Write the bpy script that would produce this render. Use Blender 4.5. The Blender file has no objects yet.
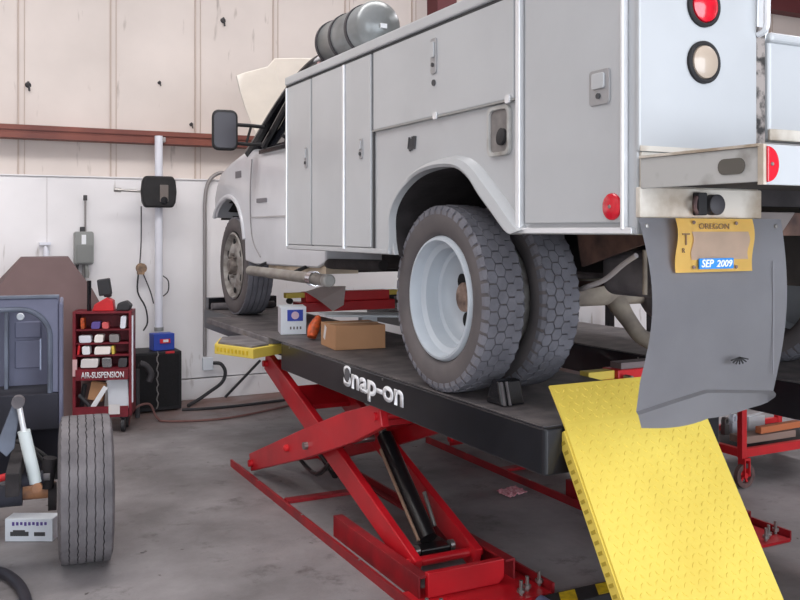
import bpy, bmesh, math, random
from mathutils import Vector, Matrix
random.seed(7)
R = math.radians
PI = math.pi
S = bpy.context.scene
COL = S.collection

# ------------------------------------------------------------------ camera, world, light, exposure
cam = bpy.data.objects.new('camera', bpy.data.cameras.new('camera'))
COL.objects.link(cam)
cam.data.sensor_width = 36.0
cam.data.lens = 40.5
cam.data.shift_y = -70.0 / 800.0
cam.data.clip_start = 0.05
cam.location = (0, 0, 1.70)
cam.rotation_euler = (R(90), 0, R(-27.07))
S.camera = cam

w = bpy.data.worlds.new('world'); S.world = w
w.use_nodes = True
w.node_tree.nodes['Background'].inputs[0].default_value = (0.80, 0.88, 1.0, 1)
w.node_tree.nodes['Background'].inputs[1].default_value = 2.2

def area(name, loc, rot, sx, sy, power, color=(1, 1, 1)):
    l = bpy.data.lights.new(name, 'AREA'); l.shape = 'RECTANGLE'
    l.size = sx; l.size_y = sy; l.energy = power; l.color = color
    o = bpy.data.objects.new(name, l); COL.objects.link(o)
    o.location = loc; o.rotation_euler = [R(a) for a in rot]
    return o
# daylight coming through the open bay door behind the viewer
area('bay_door_daylight', (3.2, -3.3, 2.05), (90, 0, 0), 4.6, 3.9, 335, (0.88, 0.93, 1.0))
# unseen overhead lights added as soft fill, the front one for the far wall
area('ceiling_fill_front', (0.8, 5.2, 5.7), (0, 0, 0), 7.0, 1.4, 290, (1.0, 0.975, 0.96))
area('ceiling_fill_left', (-1.6, 1.0, 5.7), (0, 0, 0), 2.4, 8.0, 68, (0.88, 0.94, 1.0))
area('left_rear_fill', (-1.7, -3.3, 2.3), (90, 0, -8), 3.6, 3.8, 150, (0.92, 0.96, 1.0))  # added fill from behind, brightens the left wall, floor and stripped vehicle
area('ceiling_fill_right', (7.4, 4.5, 5.7), (0, 0, 0), 1.2, 7.0, 220, (0.98, 0.97, 1.0))  # added overhead fill, lifts the floor at right

S.view_settings.view_transform = 'Standard'
S.view_settings.look = 'None'
S.view_settings.gamma = 1.0
S.view_settings.exposure = -0.15
S.view_settings.use_curve_mapping = False

# ------------------------------------------------------------------ materials
def lin(c):
    return tuple(((v / 255.0) / 12.92 if v / 255.0 <= 0.04045 else ((v / 255.0 + 0.055) / 1.055) ** 2.4) for v in c) + (1.0,)
MATS = {}
def mat(name, rgb, rough=0.5, metal=0.0, var=0.0, scale=6.0, bump=0.0, bscale=40.0, rgb2=None, lo=0.35, hi=0.65, coat=0.0, spec=0.5, detail=6.0, trans=0.0, emit=None, estr=0.0, alpha=None):
    if name in MATS: return MATS[name]
    m = bpy.data.materials.new(name); m.use_nodes = True
    nt = m.node_tree; b = nt.nodes['Principled BSDF']
    b.inputs['Roughness'].default_value = rough
    b.inputs['Metallic'].default_value = metal
    b.inputs['Specular IOR Level'].default_value = spec
    b.inputs['Coat Weight'].default_value = coat
    b.inputs['Transmission Weight'].default_value = trans
    c = lin(rgb)
    tc = nt.nodes.new('ShaderNodeTexCoord')
    n = nt.nodes.new('ShaderNodeTexNoise'); n.inputs['Scale'].default_value = scale; n.inputs['Detail'].default_value = detail
    nt.links.new(tc.outputs['Object'], n.inputs['Vector'])
    cr = nt.nodes.new('ShaderNodeValToRGB')
    cr.color_ramp.elements[0].position = lo; cr.color_ramp.elements[1].position = hi
    if rgb2 is not None:
        cr.color_ramp.elements[0].color = lin(rgb2); cr.color_ramp.elements[1].color = c
    else:
        v = max(var, 0.03)
        cr.color_ramp.elements[0].color = tuple(x * (1 - v) for x in c[:3]) + (1,)
        cr.color_ramp.elements[1].color = tuple(min(1, x * (1 + v)) for x in c[:3]) + (1,)
    nt.links.new(n.outputs['Fac'], cr.inputs['Fac'])
    nt.links.new(cr.outputs['Color'], b.inputs['Base Color'])
    if bump > 0:
        n2 = nt.nodes.new('ShaderNodeTexNoise'); n2.inputs['Scale'].default_value = bscale; n2.inputs['Detail'].default_value = 4
        nt.links.new(tc.outputs['Object'], n2.inputs['Vector'])
        bp = nt.nodes.new('ShaderNodeBump'); bp.inputs['Strength'].default_value = bump; bp.inputs['Distance'].default_value = 0.01
        nt.links.new(n2.outputs['Fac'], bp.inputs['Height']); nt.links.new(bp.outputs['Normal'], b.inputs['Normal'])
    if emit:
        b.inputs['Emission Color'].default_value = lin(emit); b.inputs['Emission Strength'].default_value = estr
    MATS[name] = m
    return m

M = dict(
    paint=mat('white_truck_paint', (182, 185, 188), 0.32, var=0.04, scale=2.5, coat=0.25),
    cabpaint=mat('white_cab_paint', (204, 206, 212), 0.28, var=0.05, scale=3, coat=0.3),
    trimw=mat('bright_edge_trim', (235, 237, 240), 0.25, metal=0.3),
    seam=mat('door_seam_rubber', (70, 70, 72), 0.8),
    steelgrey=mat('bumper_side_grey_steel', (178, 178, 176), 0.55, var=0.15, scale=8, rgb2=(128, 124, 118), lo=0.3, hi=0.5),
    whitedirty=mat('dirty_white_steel', (214, 208, 198), 0.5, rgb2=(158, 143, 125), lo=0.36, hi=0.56, scale=5),
    gapdirt=mat('dirty_hinge_gap', (150, 142, 138), 0.8, rgb2=(50, 48, 48), lo=0.42, hi=0.56, scale=26),
    black=mat('black_rubber', (34, 33, 35), 0.75, var=0.2, scale=12),
    blackgloss=mat('black_plastic_gloss', (22, 22, 26), 0.25),
    glass=mat('dark_window_glass', (26, 28, 34), 0.06, coat=0.5),
    frame=mat('undercoated_frame', (40, 36, 38), 0.85, var=0.3, scale=12, bump=0.2),
    rust=mat('rusty_brown_steel', (104, 78, 68), 0.9, rgb2=(62, 48, 46), scale=9, bump=0.3),
    tan=mat('dusty_tan_casting', (176, 164, 148), 0.85, rgb2=(130, 120, 112), scale=7),
    greycast=mat('dusty_grey_casting', (128, 124, 126), 0.8, rgb2=(92, 88, 92), scale=7),
    tire=mat('tire_rubber', (122, 122, 130), 0.8, rgb2=(100, 100, 108), scale=9, bump=0.25, bscale=90, lo=.3, hi=.7),
    tireold=mat('dusty_tire_rubber', (116, 112, 115), 0.9, rgb2=(90, 87, 90), scale=8, bump=0.3, bscale=90, lo=.3, hi=.7),
    sidewall=mat('tire_sidewall', (104, 98, 98), 0.8, rgb2=(84, 80, 82), scale=5, lo=.3, hi=.7),
    rim=mat('white_painted_wheel', (184, 192, 200), 0.4, var=0.04),
    rimfront=mat('silver_front_wheel', (170, 168, 164), 0.45, rgb2=(120, 114, 110), scale=14),
    hub=mat('rusty_hub', (150, 128, 116), 0.85, rgb2=(96, 78, 70), scale=22),
    redlens=mat('red_lens', (205, 14, 40), 0.2, var=0.12, scale=30, coat=0.5),
    clearlens=mat('clear_lens', (178, 162, 146), 0.4, var=0.05, coat=0.6),
    chrome=mat('chrome', (205, 205, 208), 0.18, metal=1.0),
    mud=mat('grey_mud_flap_rubber', (146, 145, 150), 0.62, rgb2=(132, 131, 136), scale=3, lo=.3, hi=.7),
    plate=mat('yellow_plate_metal', (244, 200, 108), 0.45, var=0.06),
    platedull=mat('faded_plate_field', (204, 178, 156), 0.6, var=0.06, scale=12),
    blue=mat('blue_sticker', (30, 128, 205), 0.5),
    white=mat('white_lettering', (238, 240, 244), 0.5),
    grey=mat('grey_lettering', (120, 92, 62), 0.6),
    tank=mat('grey_painted_tank', (138, 142, 144), 0.3, metal=0.25, rgb2=(112, 115, 114), scale=5),
    strap=mat('dark_strap', (64, 62, 66), 0.6),
    pinkish=mat('primer_bracket', (150, 118, 118), 0.7),
    red=mat('red_lift_paint', (190, 24, 36), 0.38, var=0.12, scale=4, coat=0.2),
    reddark=mat('red_lift_base_paint', (160, 26, 36), 0.5, rgb2=(118, 24, 32), scale=6),
    redcart=mat('red_cart_paint', (205, 40, 46), 0.4, var=0.1),
    runway=mat('black_runway_paint', (18, 19, 25), 0.28, var=0.2, scale=9, coat=0.2),
    deck=mat('worn_runway_deck', (112, 106, 106), 0.6, rgb2=(76, 73, 76), scale=7, bump=0.2),
    yellow=mat('yellow_ramp_paint', (228, 204, 92), 0.5, rgb2=(216, 190, 80), scale=3, lo=.3, hi=.7),
    yellowdk=mat('yellow_paint_worn', (222, 190, 34), 0.5, rgb2=(186, 156, 30), scale=30),
    hyd=mat('black_cylinder', (24, 23, 25), 0.3),
    card=mat('brown_cardboard', (178, 134, 98), 0.85, var=0.05),
    cardwhite=mat('white_box_board', (222, 228, 236), 0.7, var=0.03),
    navy=mat('blue_print', (44, 66, 170), 0.6),
    orange=mat('orange_plastic', (226, 96, 40), 0.5, rgb2=(150, 70, 40), scale=40),
    tape=mat('packing_label', (225, 222, 222), 0.4),
    beige=mat('beige_girt_wall', (208, 194, 184), 0.85),
    browntrim=mat('red_oxide_girt', (134, 74, 60), 0.55, rgb2=(108, 56, 48), scale=2.2),
    maroon=mat('maroon_beam', (100, 44, 48), 0.6),
    tarp=mat('brown_tarp', (116, 96, 96), 0.85, var=0.08, scale=3),
    tub=mat('blue_grey_primer', (112, 114, 136), 0.6, rgb2=(98, 100, 122), scale=3),
    tublight=mat('lighter_primer_edge', (108, 116, 132), 0.55, rgb2=(84, 90, 104), scale=5),
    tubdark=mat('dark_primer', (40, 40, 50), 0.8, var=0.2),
    shock=mat('white_shock_body', (214, 222, 222), 0.35),
    axle=mat('bare_rusty_axle', (176, 124, 88), 0.6, rgb2=(112, 80, 66), scale=14),
    pipe=mat('white_pipe', (226, 228, 238), 0.4),
    conduit=mat('grey_conduit', (150, 146, 146), 0.45, metal=0.4),
    ebox=mat('grey_electrical_box', (142, 144, 142), 0.5),
    cord=mat('dark_cord', (46, 46, 50), 0.6),
    maroonrack=mat('dark_red_rack', (118, 24, 38), 0.5, var=0.2, scale=10),
    blackbox=mat('black_cabinet', (20, 19, 24), 0.6),
    caster=mat('dusty_caster', (120, 92, 88), 0.8, rgb2=(84, 66, 66), scale=20),
    rag=mat('pink_shop_rag', (250, 200, 208), 0.9, rgb2=(224, 130, 146), scale=60),
    purple=mat('purple_item', (96, 78, 150), 0.5),
    green=mat('green_item', (60, 96, 70), 0.5),
    pinkred=mat('coral_item', (214, 96, 98), 0.5),
    hose=mat('black_air_hose', (44, 42, 50), 0.5),
    paper=mat('crumpled_paper', (248, 240, 236), 0.8),
    steel=mat('bare_steel', (150, 148, 146), 0.35, metal=0.8),
    hood=mat('cream_hood_paint', (226, 219, 210), 0.45, var=0.02),
    brownplate=mat('brown_block', (110, 92, 80), 0.8, rgb2=(84, 70, 64), scale=12),
)

def wall_mat(name, base, seam_scale=0.0, stains=True):
    m = bpy.data.materials.new(name); m.use_nodes = True
    nt = m.node_tree; b = nt.nodes['Principled BSDF']; b.inputs['Roughness'].default_value = 0.8
    b.inputs['Specular IOR Level'].default_value = 0.2
    tc = nt.nodes.new('ShaderNodeTexCoord')
    n = nt.nodes.new('ShaderNodeTexNoise'); n.inputs['Scale'].default_value = 1.1; n.inputs['Detail'].default_value = 5
    nt.links.new(tc.outputs['Object'], n.inputs['Vector'])
    cr = nt.nodes.new('ShaderNodeValToRGB')
    c = lin(base)
    cr.color_ramp.elements[0].position = 0.3; cr.color_ramp.elements[1].position = 0.7
    cr.color_ramp.elements[0].color = tuple(x * 0.86 for x in c[:3]) + (1,)
    cr.color_ramp.elements[1].color = c
    nt.links.new(n.outputs['Fac'], cr.inputs['Fac'])
    # scuffs and drips
    mp = nt.nodes.new('ShaderNodeMapping'); mp.inputs['Scale'].default_value = (9, 9, 1.6)
    nt.links.new(tc.outputs['Object'], mp.inputs['Vector'])
    n2 = nt.nodes.new('ShaderNodeTexNoise'); n2.inputs['Scale'].default_value = 1.3; n2.inputs['Detail'].default_value = 8
    nt.links.new(mp.outputs['Vector'], n2.inputs['Vector'])
    c2 = nt.nodes.new('ShaderNodeValToRGB'); c2.color_ramp.elements[0].position = 0.66; c2.color_ramp.elements[1].position = 0.80
    nt.links.new(n2.outputs['Fac'], c2.inputs['Fac'])
    mx = nt.nodes.new('ShaderNodeMixRGB'); mx.inputs[2].default_value = lin((150, 138, 130))
    nt.links.new(c2.outputs['Color'], mx.inputs[0]); nt.links.new(cr.outputs['Color'], mx.inputs[1])
    nt.links.new(mx.outputs[0], b.inputs['Base Color'])
    return m

def floor_mat():
    m = bpy.data.materials.new('stained_concrete'); m.use_nodes = True
    nt = m.node_tree; b = nt.nodes['Principled BSDF']
    tc = nt.nodes.new('ShaderNodeTexCoord')
    def noise(s, d, r=0.6):
        n = nt.nodes.new('ShaderNodeTexNoise'); n.inputs['Scale'].default_value = s; n.inputs['Detail'].default_value = d
        n.inputs['Roughness'].default_value = r
        nt.links.new(tc.outputs['Object'], n.inputs['Vector']); return n
    def ramp(src, p0, c0, p1, c1):
        r = nt.nodes.new('ShaderNodeValToRGB'); r.color_ramp.elements[0].position = p0; r.color_ramp.elements[1].position = p1
        r.color_ramp.elements[0].color = c0; r.color_ramp.elements[1].color = c1
        nt.links.new(src, r.inputs['Fac']); return r
    a = ramp(noise(1.2, 8).outputs['Fac'], 0.34, lin((108, 104, 105)), 0.64, lin((148, 144, 146)))
    st = ramp(noise(3.4, 9, 0.72).outputs['Fac'], 0.56, (0, 0, 0, 1), 0.74, (1, 1, 1, 1))
    mx = nt.nodes.new('ShaderNodeMixRGB'); mx.inputs[2].default_value = lin((74, 68, 68))
    nt.links.new(st.outputs['Color'], mx.inputs[0]); nt.links.new(a.outputs['Color'], mx.inputs[1])
    # brown oil drips
    dr = ramp(noise(11, 4, 0.5).outputs['Fac'], 0.70, (0, 0, 0, 1), 0.75, (1, 1, 1, 1))
    mx2 = nt.nodes.new('ShaderNodeMixRGB'); mx2.inputs[2].default_value = lin((62, 54, 54))
    nt.links.new(dr.outputs['Color'], mx2.inputs[0]); nt.links.new(mx.outputs[0], mx2.inputs[1])
    # red-brown dirt swept along the foot of the far wall
    sep = nt.nodes.new('ShaderNodeSeparateXYZ'); nt.links.new(tc.outputs['Object'], sep.inputs[0])
    mr = nt.nodes.new('ShaderNodeMapRange'); mr.inputs[1].default_value = 7.6; mr.inputs[2].default_value = 8.8
    nt.links.new(sep.outputs['Y'], mr.inputs[0])
    mul = nt.nodes.new('ShaderNodeMath'); mul.operation = 'MULTIPLY'
    n3 = ramp(noise(3, 6).outputs['Fac'], 0.3, (0.25, 0.25, 0.25, 1), 0.6, (1, 1, 1, 1))
    nt.links.new(mr.outputs[0], mul.inputs[0]); nt.links.new(n3.outputs['Color'], mul.inputs[1])
    mx3 = nt.nodes.new('ShaderNodeMixRGB'); mx3.inputs[2].default_value = lin((128, 96, 88))
    nt.links.new(mul.outputs[0], mx3.inputs[0]); nt.links.new(mx2.outputs[0], mx3.inputs[1])
    nt.links.new(mx3.outputs[0], b.inputs['Base Color'])
    rr = ramp(noise(2.2, 5).outputs['Fac'], 0.35, (0.42, 0.42, 0.42, 1), 0.65, (0.7, 0.7, 0.7, 1))
    nt.links.new(rr.outputs['Color'], b.inputs['Roughness'])
    bp = nt.nodes.new('ShaderNodeBump'); bp.inputs['Strength'].default_value = 0.25; bp.inputs['Distance'].default_value = 0.008
    nt.links.new(noise(30, 4).outputs['Fac'], bp.inputs['Height']); nt.links.new(bp.outputs['Normal'], b.inputs['Normal'])
    return m

# ------------------------------------------------------------------ mesh helpers (world coordinates)
def nb(): return bmesh.new()
def box(bm, x0, x1, y0, y1, z0, z1):
    v = [bm.verts.new((x, y, z)) for z in (z0, z1) for y in (y0, y1) for x in (x0, x1)]
    for f in ((0, 2, 3, 1), (4, 5, 7, 6), (0, 1, 5, 4), (2, 6, 7, 3), (0, 4, 6, 2), (1, 3, 7, 5)):
        bm.faces.new([v[i] for i in f])
    return bm
def obox(bm, c, size, rot):
    """box centred on c with a rotation matrix"""
    n0 = len(bm.verts)
    vs = []
    for z in (-.5, .5):
        for y in (-.5, .5):
            for x in (-.5, .5):
                vs.append(bm.verts.new(Vector(c) + rot @ Vector((x * size[0], y * size[1], z * size[2]))))
    for f in ((0, 2, 3, 1), (4, 5, 7, 6), (0, 1, 5, 4), (2, 6, 7, 3), (0, 4, 6, 2), (1, 3, 7, 5)):
        bm.faces.new([vs[i] for i in f])
    return bm
def rz(a): return Matrix.Rotation(R(a), 3, 'Z')
def bar(bm, p, q, wdt, hgt, up=(0, 0, 1)):
    """rectangular bar from p to q"""
    p = Vector(p); q = Vector(q); d = (q - p); L = d.length; d.normalize()
    up = Vector(up); s = d.cross(up).normalized(); u = s.cross(d).normalized()
    m = Matrix((s, d, u)).transposed()
    return obox(bm, (p + q) / 2, (wdt, L, hgt), m)
def basis(d):
    d = Vector(d).normalized()
    a = Vector((0, 0, 1)) if abs(d.z) < 0.9 else Vector((1, 0, 0))
    s = d.cross(a).normalized(); return s, s.cross(d).normalized()
def ring(bm, c, s, u, r, n): return [bm.verts.new(c + (s * math.cos(2 * PI * i / n) + u * math.sin(2 * PI * i / n)) * r) for i in range(n)]
def bridge(bm, a, b):
    n = len(a)
    for i in range(n): bm.faces.new((a[i], a[(i + 1) % n], b[(i + 1) % n], b[i]))
def tube(bm, pts, r, n=10, caps=True, smooth=0):
    pts = [Vector(p) for p in pts]
    if smooth and isinstance(r, (list, tuple)):
        q = []
        for i in range(len(r) - 1): q += [r[i] + (r[i + 1] - r[i]) * k / smooth for k in range(smooth)]
        r = q + [r[-1]]
    if smooth:
        out = []
        P = [pts[0]] + pts + [pts[-1]]
        for i in range(1, len(P) - 2):
            for k in range(smooth):
                t = k / smooth
                a, b_, c, d = P[i - 1], P[i], P[i + 1], P[i + 2]
                out.append(0.5 * ((2 * b_) + (c - a) * t + (2 * a - 5 * b_ + 4 * c - d) * t * t + (3 * b_ - a - 3 * c + d) * t ** 3))
        out.append(pts[-1]); pts = out
    s = u = None; prev = None
    for i, p in enumerate(pts):
        d = (pts[min(i + 1, len(pts) - 1)] - pts[max(i - 1, 0)]).normalized()
        if s is None: s, u = basis(d)
        else:
            s = (s - d * s.dot(d)).normalized(); u = s.cross(d)
        rr = r[i] if isinstance(r, (list, tuple)) else r
        cur = ring(bm, p, s, u, rr, n)
        if prev: bridge(bm, prev, cur)
        elif caps: bm.faces.new(cur)
        prev = cur
    if caps: bm.faces.new(prev)
    return bm
def lathe(bm, c, axis, prof, n=48, closed=False):
    """prof: list of (distance along the axis, radius)"""
    c = Vector(c); ax = Vector(axis).normalized(); s, u = basis(ax)
    rings = []
    for a, r in prof:
        if r < 1e-5: rings.append([bm.verts.new(c + ax * a)])
        else: rings.append(ring(bm, c + ax * a, s, u, r, n))
    seq = list(zip(rings, rings[1:])) + ([(rings[-1], rings[0])] if closed else [])
    for a, b in seq:
        if len(a) == 1 and len(b) == 1: continue
        if len(a) == 1:
            for i in range(n): bm.faces.new((a[0], b[(i + 1) % n], b[i]))
        elif len(b) == 1:
            for i in range(n): bm.faces.new((a[i], a[(i + 1) % n], b[0]))
        else: bridge(bm, a, b)
    return bm
def prism(bm, poly, f0, f1):
    """poly: 2-D outline; f0 and f1 map an outline point to its two 3-D faces"""
    a = [bm.verts.new(f0(*p)) for p in poly]; b = [bm.verts.new(f1(*p)) for p in poly]
    bm.faces.new(a); bm.faces.new(list(reversed(b)))
    for i in range(len(a)): bm.faces.new((a[i], b[i], b[(i + 1) % len(a)], a[(i + 1) % len(a)]))
    return bm
def prismX(bm, poly, x0, x1): return prism(bm, poly, lambda y, z: (x0, y, z), lambda y, z: (x1, y, z))
def prismY(bm, poly, y0, y1): return prism(bm, poly, lambda x, z: (x, y0, z), lambda x, z: (x, y1, z))
def prismZ(bm, poly, z0, z1): return prism(bm, poly, lambda x, y: (x, y, z0), lambda x, y: (x, y, z1))
def ell(cx, cy, a, b, n=28): return [(cx + a * math.cos(2 * PI * i / n), cy + b * math.sin(2 * PI * i / n)) for i in range(n)]
def rrect(x0, x1, y0, y1, r, n=4):
    out = []
    for cx, cy, a0 in ((x1 - r, y1 - r, 0), (x0 + r, y1 - r, 90), (x0 + r, y0 + r, 180), (x1 - r, y0 + r, 270)):
        for k in range(n + 1):
            a = R(a0 + 90 * k / n); out.append((cx + r * math.cos(a), cy + r * math.sin(a)))
    return out

WORLD = {}
def _link(o, parent):
    COL.objects.link(o)
    if parent is not None:
        o.parent = parent
        o.matrix_parent_inverse = WORLD[parent.name].inverted()
def obj(name, bm, m, parent=None, smooth=False, bevel=0.0, seg=2, angle=40, kind=None):
    bmesh.ops.recalc_face_normals(bm, faces=bm.faces)
    off = Vector((0, 0, 0))
    if len(bm.verts):
        xs = [v.co for v in bm.verts]
        off = Vector(((min(v.x for v in xs) + max(v.x for v in xs)) / 2, (min(v.y for v in xs) + max(v.y for v in xs)) / 2, min(v.z for v in xs)))
    if parent is None and kind != 'structure':
        for v in bm.verts: v.co -= off
    else: off = Vector((0, 0, 0))
    me = bpy.data.meshes.new(name); bm.to_mesh(me); bm.free()
    me.materials.append(M[m] if isinstance(m, str) else m)
    if smooth:
        me.shade_smooth()
        me.set_sharp_from_angle(angle=R(angle))
    o = bpy.data.objects.new(name, me)
    o.location = off
    _link(o, parent)
    WORLD[o.name] = Matrix.Translation(off)
    if bevel > 0:
        b = o.modifiers.new('bevel', 'BEVEL'); b.width = bevel; b.segments = seg; b.limit_method = 'ANGLE'; b.angle_limit = R(35)
        b.harden_normals = False
    if kind: o['kind'] = kind
    return o
def tag(o, label, cat=None, group=None):
    o['label'] = label
    if cat: o['category'] = cat
    if group: o['group'] = group
    return o
def thing(name, label, cat, loc=(0, 0, 0), rot=0, group=None):
    o = bpy.data.objects.new(name, None); COL.objects.link(o)
    o.empty_display_size = 0.1
    o.location = loc; o.rotation_euler = (0, 0, R(rot))
    WORLD[o.name] = Matrix.Translation(loc) @ Matrix.Rotation(R(rot), 4, 'Z')
    return tag(o, label, cat, group)
def copy_tree(o, parent=None):
    c = o.copy(); COL.objects.link(c)
    if parent is not None:
        c.parent = parent; c.matrix_parent_inverse = o.matrix_parent_inverse.copy()
    for ch in list(o.children): copy_tree(ch, c)
    return c
def text(name, s, m, origin, xdir, updir, height, width=None, parent=None, depth=0.002, bold=0.0, shear=0.0, space=1.0):
    cu = bpy.data.curves.new(name + '_curve', 'FONT'); cu.body = s; cu.size = 1.0; cu.extrude = 0.0; cu.offset = bold
    cu.shear = shear; cu.space_character = space; cu.resolution_u = 4
    to = bpy.data.objects.new(name + '_tmp', cu); COL.objects.link(to)
    bpy.context.view_layer.update()
    me = bpy.data.meshes.new_from_object(to.evaluated_get(bpy.context.evaluated_depsgraph_get()))
    bpy.data.objects.remove(to); bpy.data.curves.remove(cu)
    x0 = min(v.co.x for v in me.vertices); x1 = max(v.co.x for v in me.vertices)
    y0 = min(v.co.y for v in me.vertices); y1 = max(v.co.y for v in me.vertices)
    k = height / (y1 - y0); kx = width / (x1 - x0) if width else k
    X = Vector(xdir).normalized(); U = Vector(updir).normalized(); N = X.cross(U)
    bm = nb(); bm.from_mesh(me); bpy.data.meshes.remove(me)
    for v in bm.verts:
        v.co = Vector(origin) + X * ((v.co.x - x0) * kx) + U * ((v.co.y - y0) * k)
    g = bmesh.ops.extrude_face_region(bm, geom=bm.faces[:])
    for e in g['geom']:
        if isinstance(e, bmesh.types.BMVert): e.co += N * depth
    return obj(name, bm, m, parent)

# ------------------------------------------------------------------ the building
o = obj('floor', box(nb(), -4, 13, -4, 9.1, -0.15, 0), floor_mat(), kind='structure')
upper_m = wall_mat('beige_insulated_panels', (224, 214, 208)); lower_m = wall_mat('white_plywood_wainscot', (244, 242, 244))
b = nb(); box(b, -4, 13, 9.10, 9.25, 0, 5.9)
obj('wall_far', b, upper_m, kind='structure')
obj('baseboard_far', box(nb(), -4, 13, 8.97, 9.098, 0, 0.20), lower_m, kind='structure', bevel=0.004)
b = nb(); box(b, -4, 13, 9.0, 9.098, 0.212, 2.20)
obj('trim_1', b, lower_m, kind='structure', bevel=0.004)
obj('trim_2', box(nb(), -4, 13, 8.985, 9.098, 2.202, 2.214), lower_m, kind='structure')
b = nb()                                            # red-oxide girt across the far wall: a C purlin
prismX(b, [(9.097, 2.665), (8.90, 2.665), (8.90, 2.62), (8.915, 2.62), (8.915, 2.60), (8.90, 2.595), (8.90, 2.545), (9.097, 2.545)], -4, 13)
obj('trim_3', b, 'browntrim', kind='structure')
obj('trim_4', box(nb(), -4, 13, 8.90, 9.097, 4.81, 5.15), 'maroon', kind='structure')
b = nb()                                            # vertical seams of the upper panels
x = -3.50
while x < 12.9:
    for z0, z1 in ((2.215, 2.544), (2.667, 4.809)):
        box(b, x - 0.006, x + 0.006, 9.082, 9.0985, z0, z1); box(b, x + 0.05, x + 0.056, 9.09, 9.0985, z0, z1)
    x += 0.83 if x < 3.0 else 0.83
obj('trim_5', b, mat('panel_seam_flange', (192, 176, 166), 0.8), kind='structure')
obj('trim_6', box(nb(), 0.888, 0.892, 8.995, 8.9995, 0.22, 2.2), mat('plywood_joint', (196, 190, 190), 0.8), kind='structure')
obj('trim_7', box(nb(), 5.0, 5.25, 8.85, 9.097, 0, 5.9), 'maroon', kind='structure')
obj('wall_left', box(nb(), -4.15, -4, -4, 9.25, 0, 5.9), upper_m, kind='structure')
obj('wall_right', box(nb(), 13, 13.15, -4, 9.25, 0, 5.9), upper_m, kind='structure')
b = nb(); box(b, -4, -3.6, -4.15, -4, 0, 5.9); box(b, 0.2, 0.8, -4.15, -4, 0, 5.9); box(b, -3.6, 0.2, -4.15, -4, 4.3, 5.9); box(b, 5.8, 13, -4.15, -4, 0, 5.9); box(b, 0.8, 5.8, -4.15, -4, 4.3, 5.9)
obj('wall_rear', b, upper_m, kind='structure')
obj('ceiling', box(nb(), -4, 13, -4, 9.25, 5.9, 6.0), upper_m, kind='structure')

# ------------------------------------------------------------------ the service truck
XB = 1.85
truck = thing('service_truck', 'white utility service truck with side compartments raised on the black and red lift', 'truck', (3.13, 5.0, 1.0))
T = truck
# near service body (side compartments, wheel arch cut out), outline in Y-Z
ARCH = [(3.70, 1.58), (3.725, 1.66), (3.725, 1.77), (3.66, 1.85), (3.55, 1.913), (3.42, 1.95), (3.25, 1.965), (3.10, 1.955), (3.00, 1.91), (2.92, 1.84), (2.83, 1.77), (2.77, 1.72), (2.715, 1.685)]
def dense(P, k=4):
    Q = [P[0]] + P + [P[-1]]; out = []
    for i in range(1, len(Q) - 2):
        for j in range(k):
            t = j / k; a, b_, c, d = (Vector(v) for v in Q[i - 1:i + 3])
            v = 0.5 * ((2 * b_) + (c - a) * t + (2 * a - 5 * b_ + 4 * c - d) * t * t + (3 * b_ - a - 3 * c + d) * t ** 3); out.append((v.x, v.y))
    return out + [P[-1]]
ARCH0 = ARCH; ARCH = dense(ARCH)
def body_outline():
    return [(2.08, 1.685), (2.08, 2.60), (5.10, 2.60), (5.10, 1.585), (3.70, 1.585)] + ARCH[1:-1] + [(2.715, 1.685)]
b = nb(); prismX(b, body_outline(), XB + 0.012, 2.36)
body = obj('service_body', b, 'paint', T, bevel=0.006)
obj('body_far_side', prismX(nb(), [(2.08, 1.685), (2.08, 2.60), (5.10, 2.60), (5.10, 1.585), (3.9, 1.585), (3.72, 1.95), (2.9, 1.95), (2.715, 1.685)], 3.90, 4.40), 'paint', T, bevel=0.006)
obj('bed_floor', box(nb(), 2.37, 3.898, 2.14, 5.10, 1.78, 1.84), 'frame', T)
obj('bulkhead', box(nb(), 2.362, 3.898, 5.04, 5.10, 1.842, 2.60), 'paint', T)
# top rail with overhang and shadow groove
obj('top_rail', box(nb(), XB - 0.012, 2.375, 2.075, 5.115, 2.562, 2.612), 'paint', T, bevel=0.008)
obj('top_rail', box(nb(), 3.885, 4.415, 2.075, 5.115, 2.562, 2.612), 'paint', T, bevel=0.008)
# doors: slabs proud of the body
def door(y0, y1, z0, z1, name='compartment_door'):
    return obj(name, box(nb(), XB - 0.004, XB + 0.0125, y0, y1, z0, z1), 'paint', T, bevel=0.004)
dA = door(4.712, 5.085, 1.615, 2.548); dB = door(4.262, 4.692, 1.615, 2.548); dC = door(3.925, 4.225, 1.615, 2.548)
dL = door(2.712, 3.895, 2.178, 2.548); dR = door(2.135, 2.640, 1.722, 2.548)
# seams (dark rubber) and bright trims
b = nb()
for y in (4.702, 3.910): box(b, XB + 0.004, XB + 0.011, y - 0.008, y + 0.008, 1.612, 2.55)
box(b, XB + 0.002, XB + 0.011, 2.08, 5.10, 2.5485, 2.5615)
obj('door_seam', b, 'seam', T)
b = nb(); box(b, XB - 0.006, XB + 0.0115, 2.70, 3.905, 2.170, 2.1775)
obj('lid_edge_strip', b, mat('lid_strip', (150, 150, 148), 0.5), T)
for y0, y1, z0 in ((5.088, 5.104, 1.60), (4.232, 4.254, 1.60), (2.665, 2.69, 1.70), (2.118, 2.131, 1.70)):
    obj('edge_trim', box(nb(), XB - 0.012, XB + 0.0115, y0, y1, z0, 2.5475), 'trimw', T, bevel=0.004)
for y in (3.28, 2.74):
    obj('lid_catch', prismX(nb(), rrect(y - 0.014, y + 0.014, 2.162, 2.192, 0.008), XB - 0.014, XB - 0.0065), 'trimw', T)
obj('lower_sill', box(nb(), XB - 0.008, XB + 0.0115, 2.085, 2.70, 1.688, 1.708), 'trimw', T, bevel=0.003)
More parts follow.
